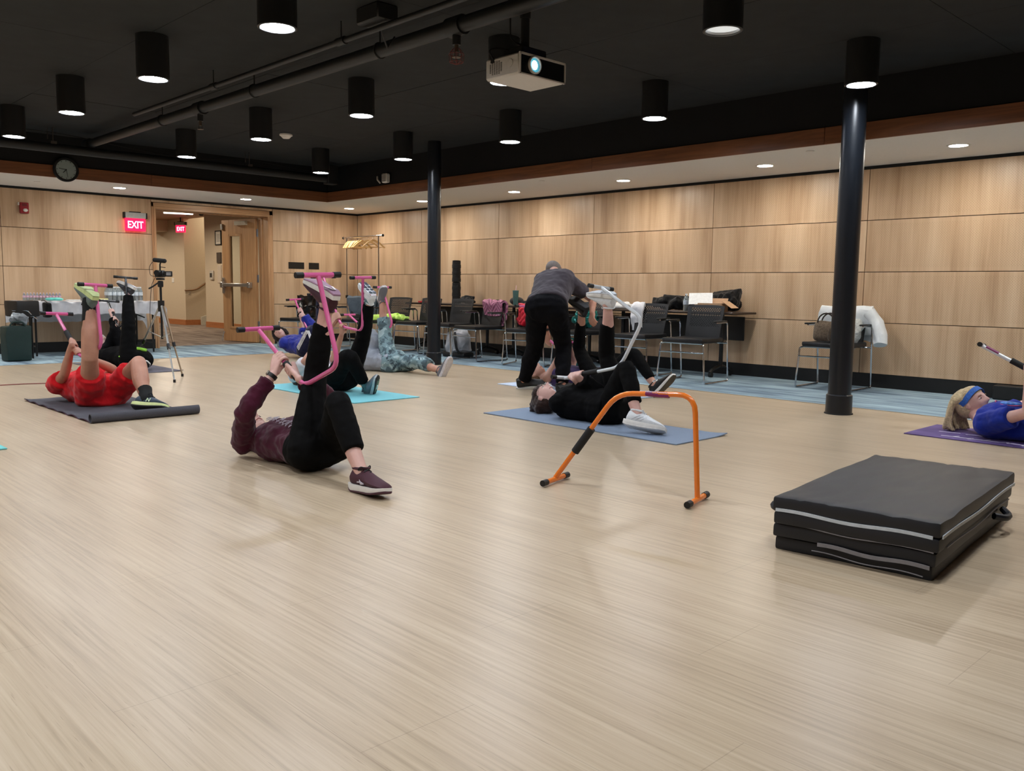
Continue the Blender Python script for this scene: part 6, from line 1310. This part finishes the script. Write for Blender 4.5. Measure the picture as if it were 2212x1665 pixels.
shoe(t, j['aL'], j['bL'], j['kL'], (sh_white, rub_white, pm('outsole_palegrey', (200, 204, 210), .6, var=.1, nscale=40), lace_w), 'L', 1.0)
# P7 ------------------------------------------------ bending man
t, j, hc, R3, _ = body('P7', 'man in dark grey shirt and black trousers bending over to help', sk_tan, 1.04, .008, face_fwd=(.35, -.2, -.9), hems=(1.93, 1.93), grips=[])
for s in 'RL':                                        # relaxed open hands, slightly curled
    mb = MB(); w, e = j['w'+s], j['e'+s]; d = (w-e).normalized(); sd = frame(d, (1, 0, 0))[0]; nn = d.cross(sd)
    for i in range(5): capsule(mb, [w+sd*(i-2)*.008, w+d*.05+sd*(i-2)*.016, w+d*.088+sd*(i-2)*.018], [.017, .017, .012], 8)
    for i in range(4):
        b_ = w+d*.090+sd*((i-1.5)*.021); ln = (.068, .076, .072, .056)[i]; capsule(mb, [b_, b_+d*ln*.45+nn*.010, b_+d*ln*.8+nn*.028, b_+d*ln*.9+nn*.045], [.0105, .0098, .009, .0078], 8)
    capsule(mb, [w+d*.025+sd*.026, w+d*.06+sd*.050+nn*.012, w+d*.088+sd*.056+nn*.024], [.015, .012, .009], 8)
    capsule(mb, [e.lerp(w, .9), w], [.026, .024], 10)
    skin(mb, 'hand', sk_tan, t, .006, 3)
r_, f_, u_ = R3; hb_ = MB().ell(hc-f_*.014-u_*.004, (.080, .095, .106), M((r_, f_, u_)).transposed(), 20, 14); hb_.v = [p for p in hb_.v]; skin(hb_, 'hair', pm('hair_shaved', (108, 98, 92), .7, var=.2, nscale=120, bmp=.3), t, .009, 2)
m_tee = cloth('tee_charcoal', (67, 61, 67), .12, .35, 7); m_trs = cloth('trousers_black', (10, 10, 14), .2, .3, 8, .9, .0)
top(t, j, m_tee, 't_shirt', .58, 'RL', .03, 1.05, 1.10, fr=(.5, -.2, -.8), fold=(.010, 10), vox=.009, hem=.05, armr=1.05)
pants(t, j, m_trs, 'trousers', (1.93, 1.93), .022, 1.05, 1.08, fr=(.6, -.2, -.7), vox=.010, fold=(.009, 10), waist=.14)
for s in 'RL': shoe(t, j['a'+s], j['b'+s], j['k'+s], (sh_black, rub_white, rub_white, lace_k), s, 1.05)
wl = j['eL'].lerp(j['wL'], .9); dl = (j['wL']-j['eL']).normalized(); MB().tube([wl-dl*.01, wl+dl*.01], .032, 14).build('wrist_band', pm('strap_black', (16, 15, 16), .5), t)
# P10 ----------------------------------------------- blonde woman at the right edge
t, j, hc, R3, _ = body('P10', 'blonde woman with blue headband and blue shirt lying at the right edge', sk_pale, 1.02, .0055, face_fwd=(-.22, -.80, .55), head_up=(.05, .52, .85), hems=(1.75, 1.75), grips=[('R', at(2224, 799, 5.86), gq, None), ('L', at(2224, 799, 5.86)+gq*.1, gq, None)], bulk=1.1)
r_, f_, u_ = R3; face(t, hc, *R3, .99, lip_m, brow_l)
m_blond = cloth('hair_blonde', (194, 174, 138), .3, .35, 60, .45); ex = []; rg = random.Random(11)
for i in range(60):
    a = -1.6+3.2*i/59; st = hc+r_*math.sin(a)*.062-f_*.03+u_*(.055+.035*math.cos(a)); lo = hc+r_*math.sin(a)*.085+u_*(.07+.05*math.cos(a)); ln = rg.uniform(.22, .32); dn = V((0, .16, -1)).normalized()
    p1 = lo-f_*.06+dn*.03; p2 = p1+dn*ln*.55+V((rg.uniform(-.02, .02), rg.uniform(-.015, .02), 0)); p3 = V((p2.x+rg.uniform(-.02, .02), p2.y-rg.uniform(-.01, .05), max(.018, p2.z-ln*.5))); ex.append(([st, p1, p2, p3], [.020, .019, .015, .006]))
hair_cap(t, hc, R3, m_blond, 1.0, .018, extra=ex, vox=.005, fold=(.0015, 50))
pts = []
for i in range(25):
    a = 2*PI*i/24; pts.append(hc+r_*.089*math.cos(a)+(f_*.55+u_*.83)*.0+(u_*.62-f_*.0)*.0+(f_*.085+u_*.078)*(math.sin(a) if math.sin(a) > 0 else .0)+(-f_*.075-u_*.03)*(-math.sin(a) if math.sin(a) < 0 else 0)+u_*.030)
hb2 = MB()
def band(u, v):
    a = 2*PI*u; s_ = math.sin(a); c = r_*.0935*math.cos(a)+(f_*.088+u_*.060)*max(0, s_)+(f_*-.098+u_*-.020)*max(0, -s_)+u_*.022; n_ = (u_*.83-f_*.56); return hc+c+n_*(.020*(2*v-1))
hb2.grid(band, 32, 4, .003).build('headband', pm('headband_blue', (36, 92, 176), .7, var=.3, nscale=90), t)
m_roy = cloth('shirt_royal', (24, 44, 140), .15, .35, 9)
top(t, j, m_roy, 'shirt', .62, 'RL', .022, 1.0, 1.12, fold=(.008, 12), vox=.008, hem=.0, armr=1.15)
pants(t, j, legg, 'leggings', (1.75, 1.75), .006, 1.0, 1.1, vox=.011)
ch = j['pel'].lerp(j['nk'], .62)+V((-.03, 0, .140)); MB().tube([ch+V((.06*math.cos(a), .10*math.sin(a), -.02*abs(math.cos(a)))) for a in [i*PI/8 for i in range(17)]], .004, 5).build('chest_print', pm('print_pink', (190, 80, 130), .6), t)
MB().ell(ch+V((0, 0, -.012)), (.045, .08, .014)).build('chest_print_fill', pm('print_skyblue', (70, 130, 210), .6, var=.4, nscale=50), t)
shoe(t, j['aR'], j['bR'], j['kR'], (sh_white, rub_white, rub_white, lace_w), 'R', .98, False); shoe(t, j['aL'], j['bL'], j['kL'], (sh_white, rub_white, rub_white, lace_w), 'L', .98, False)
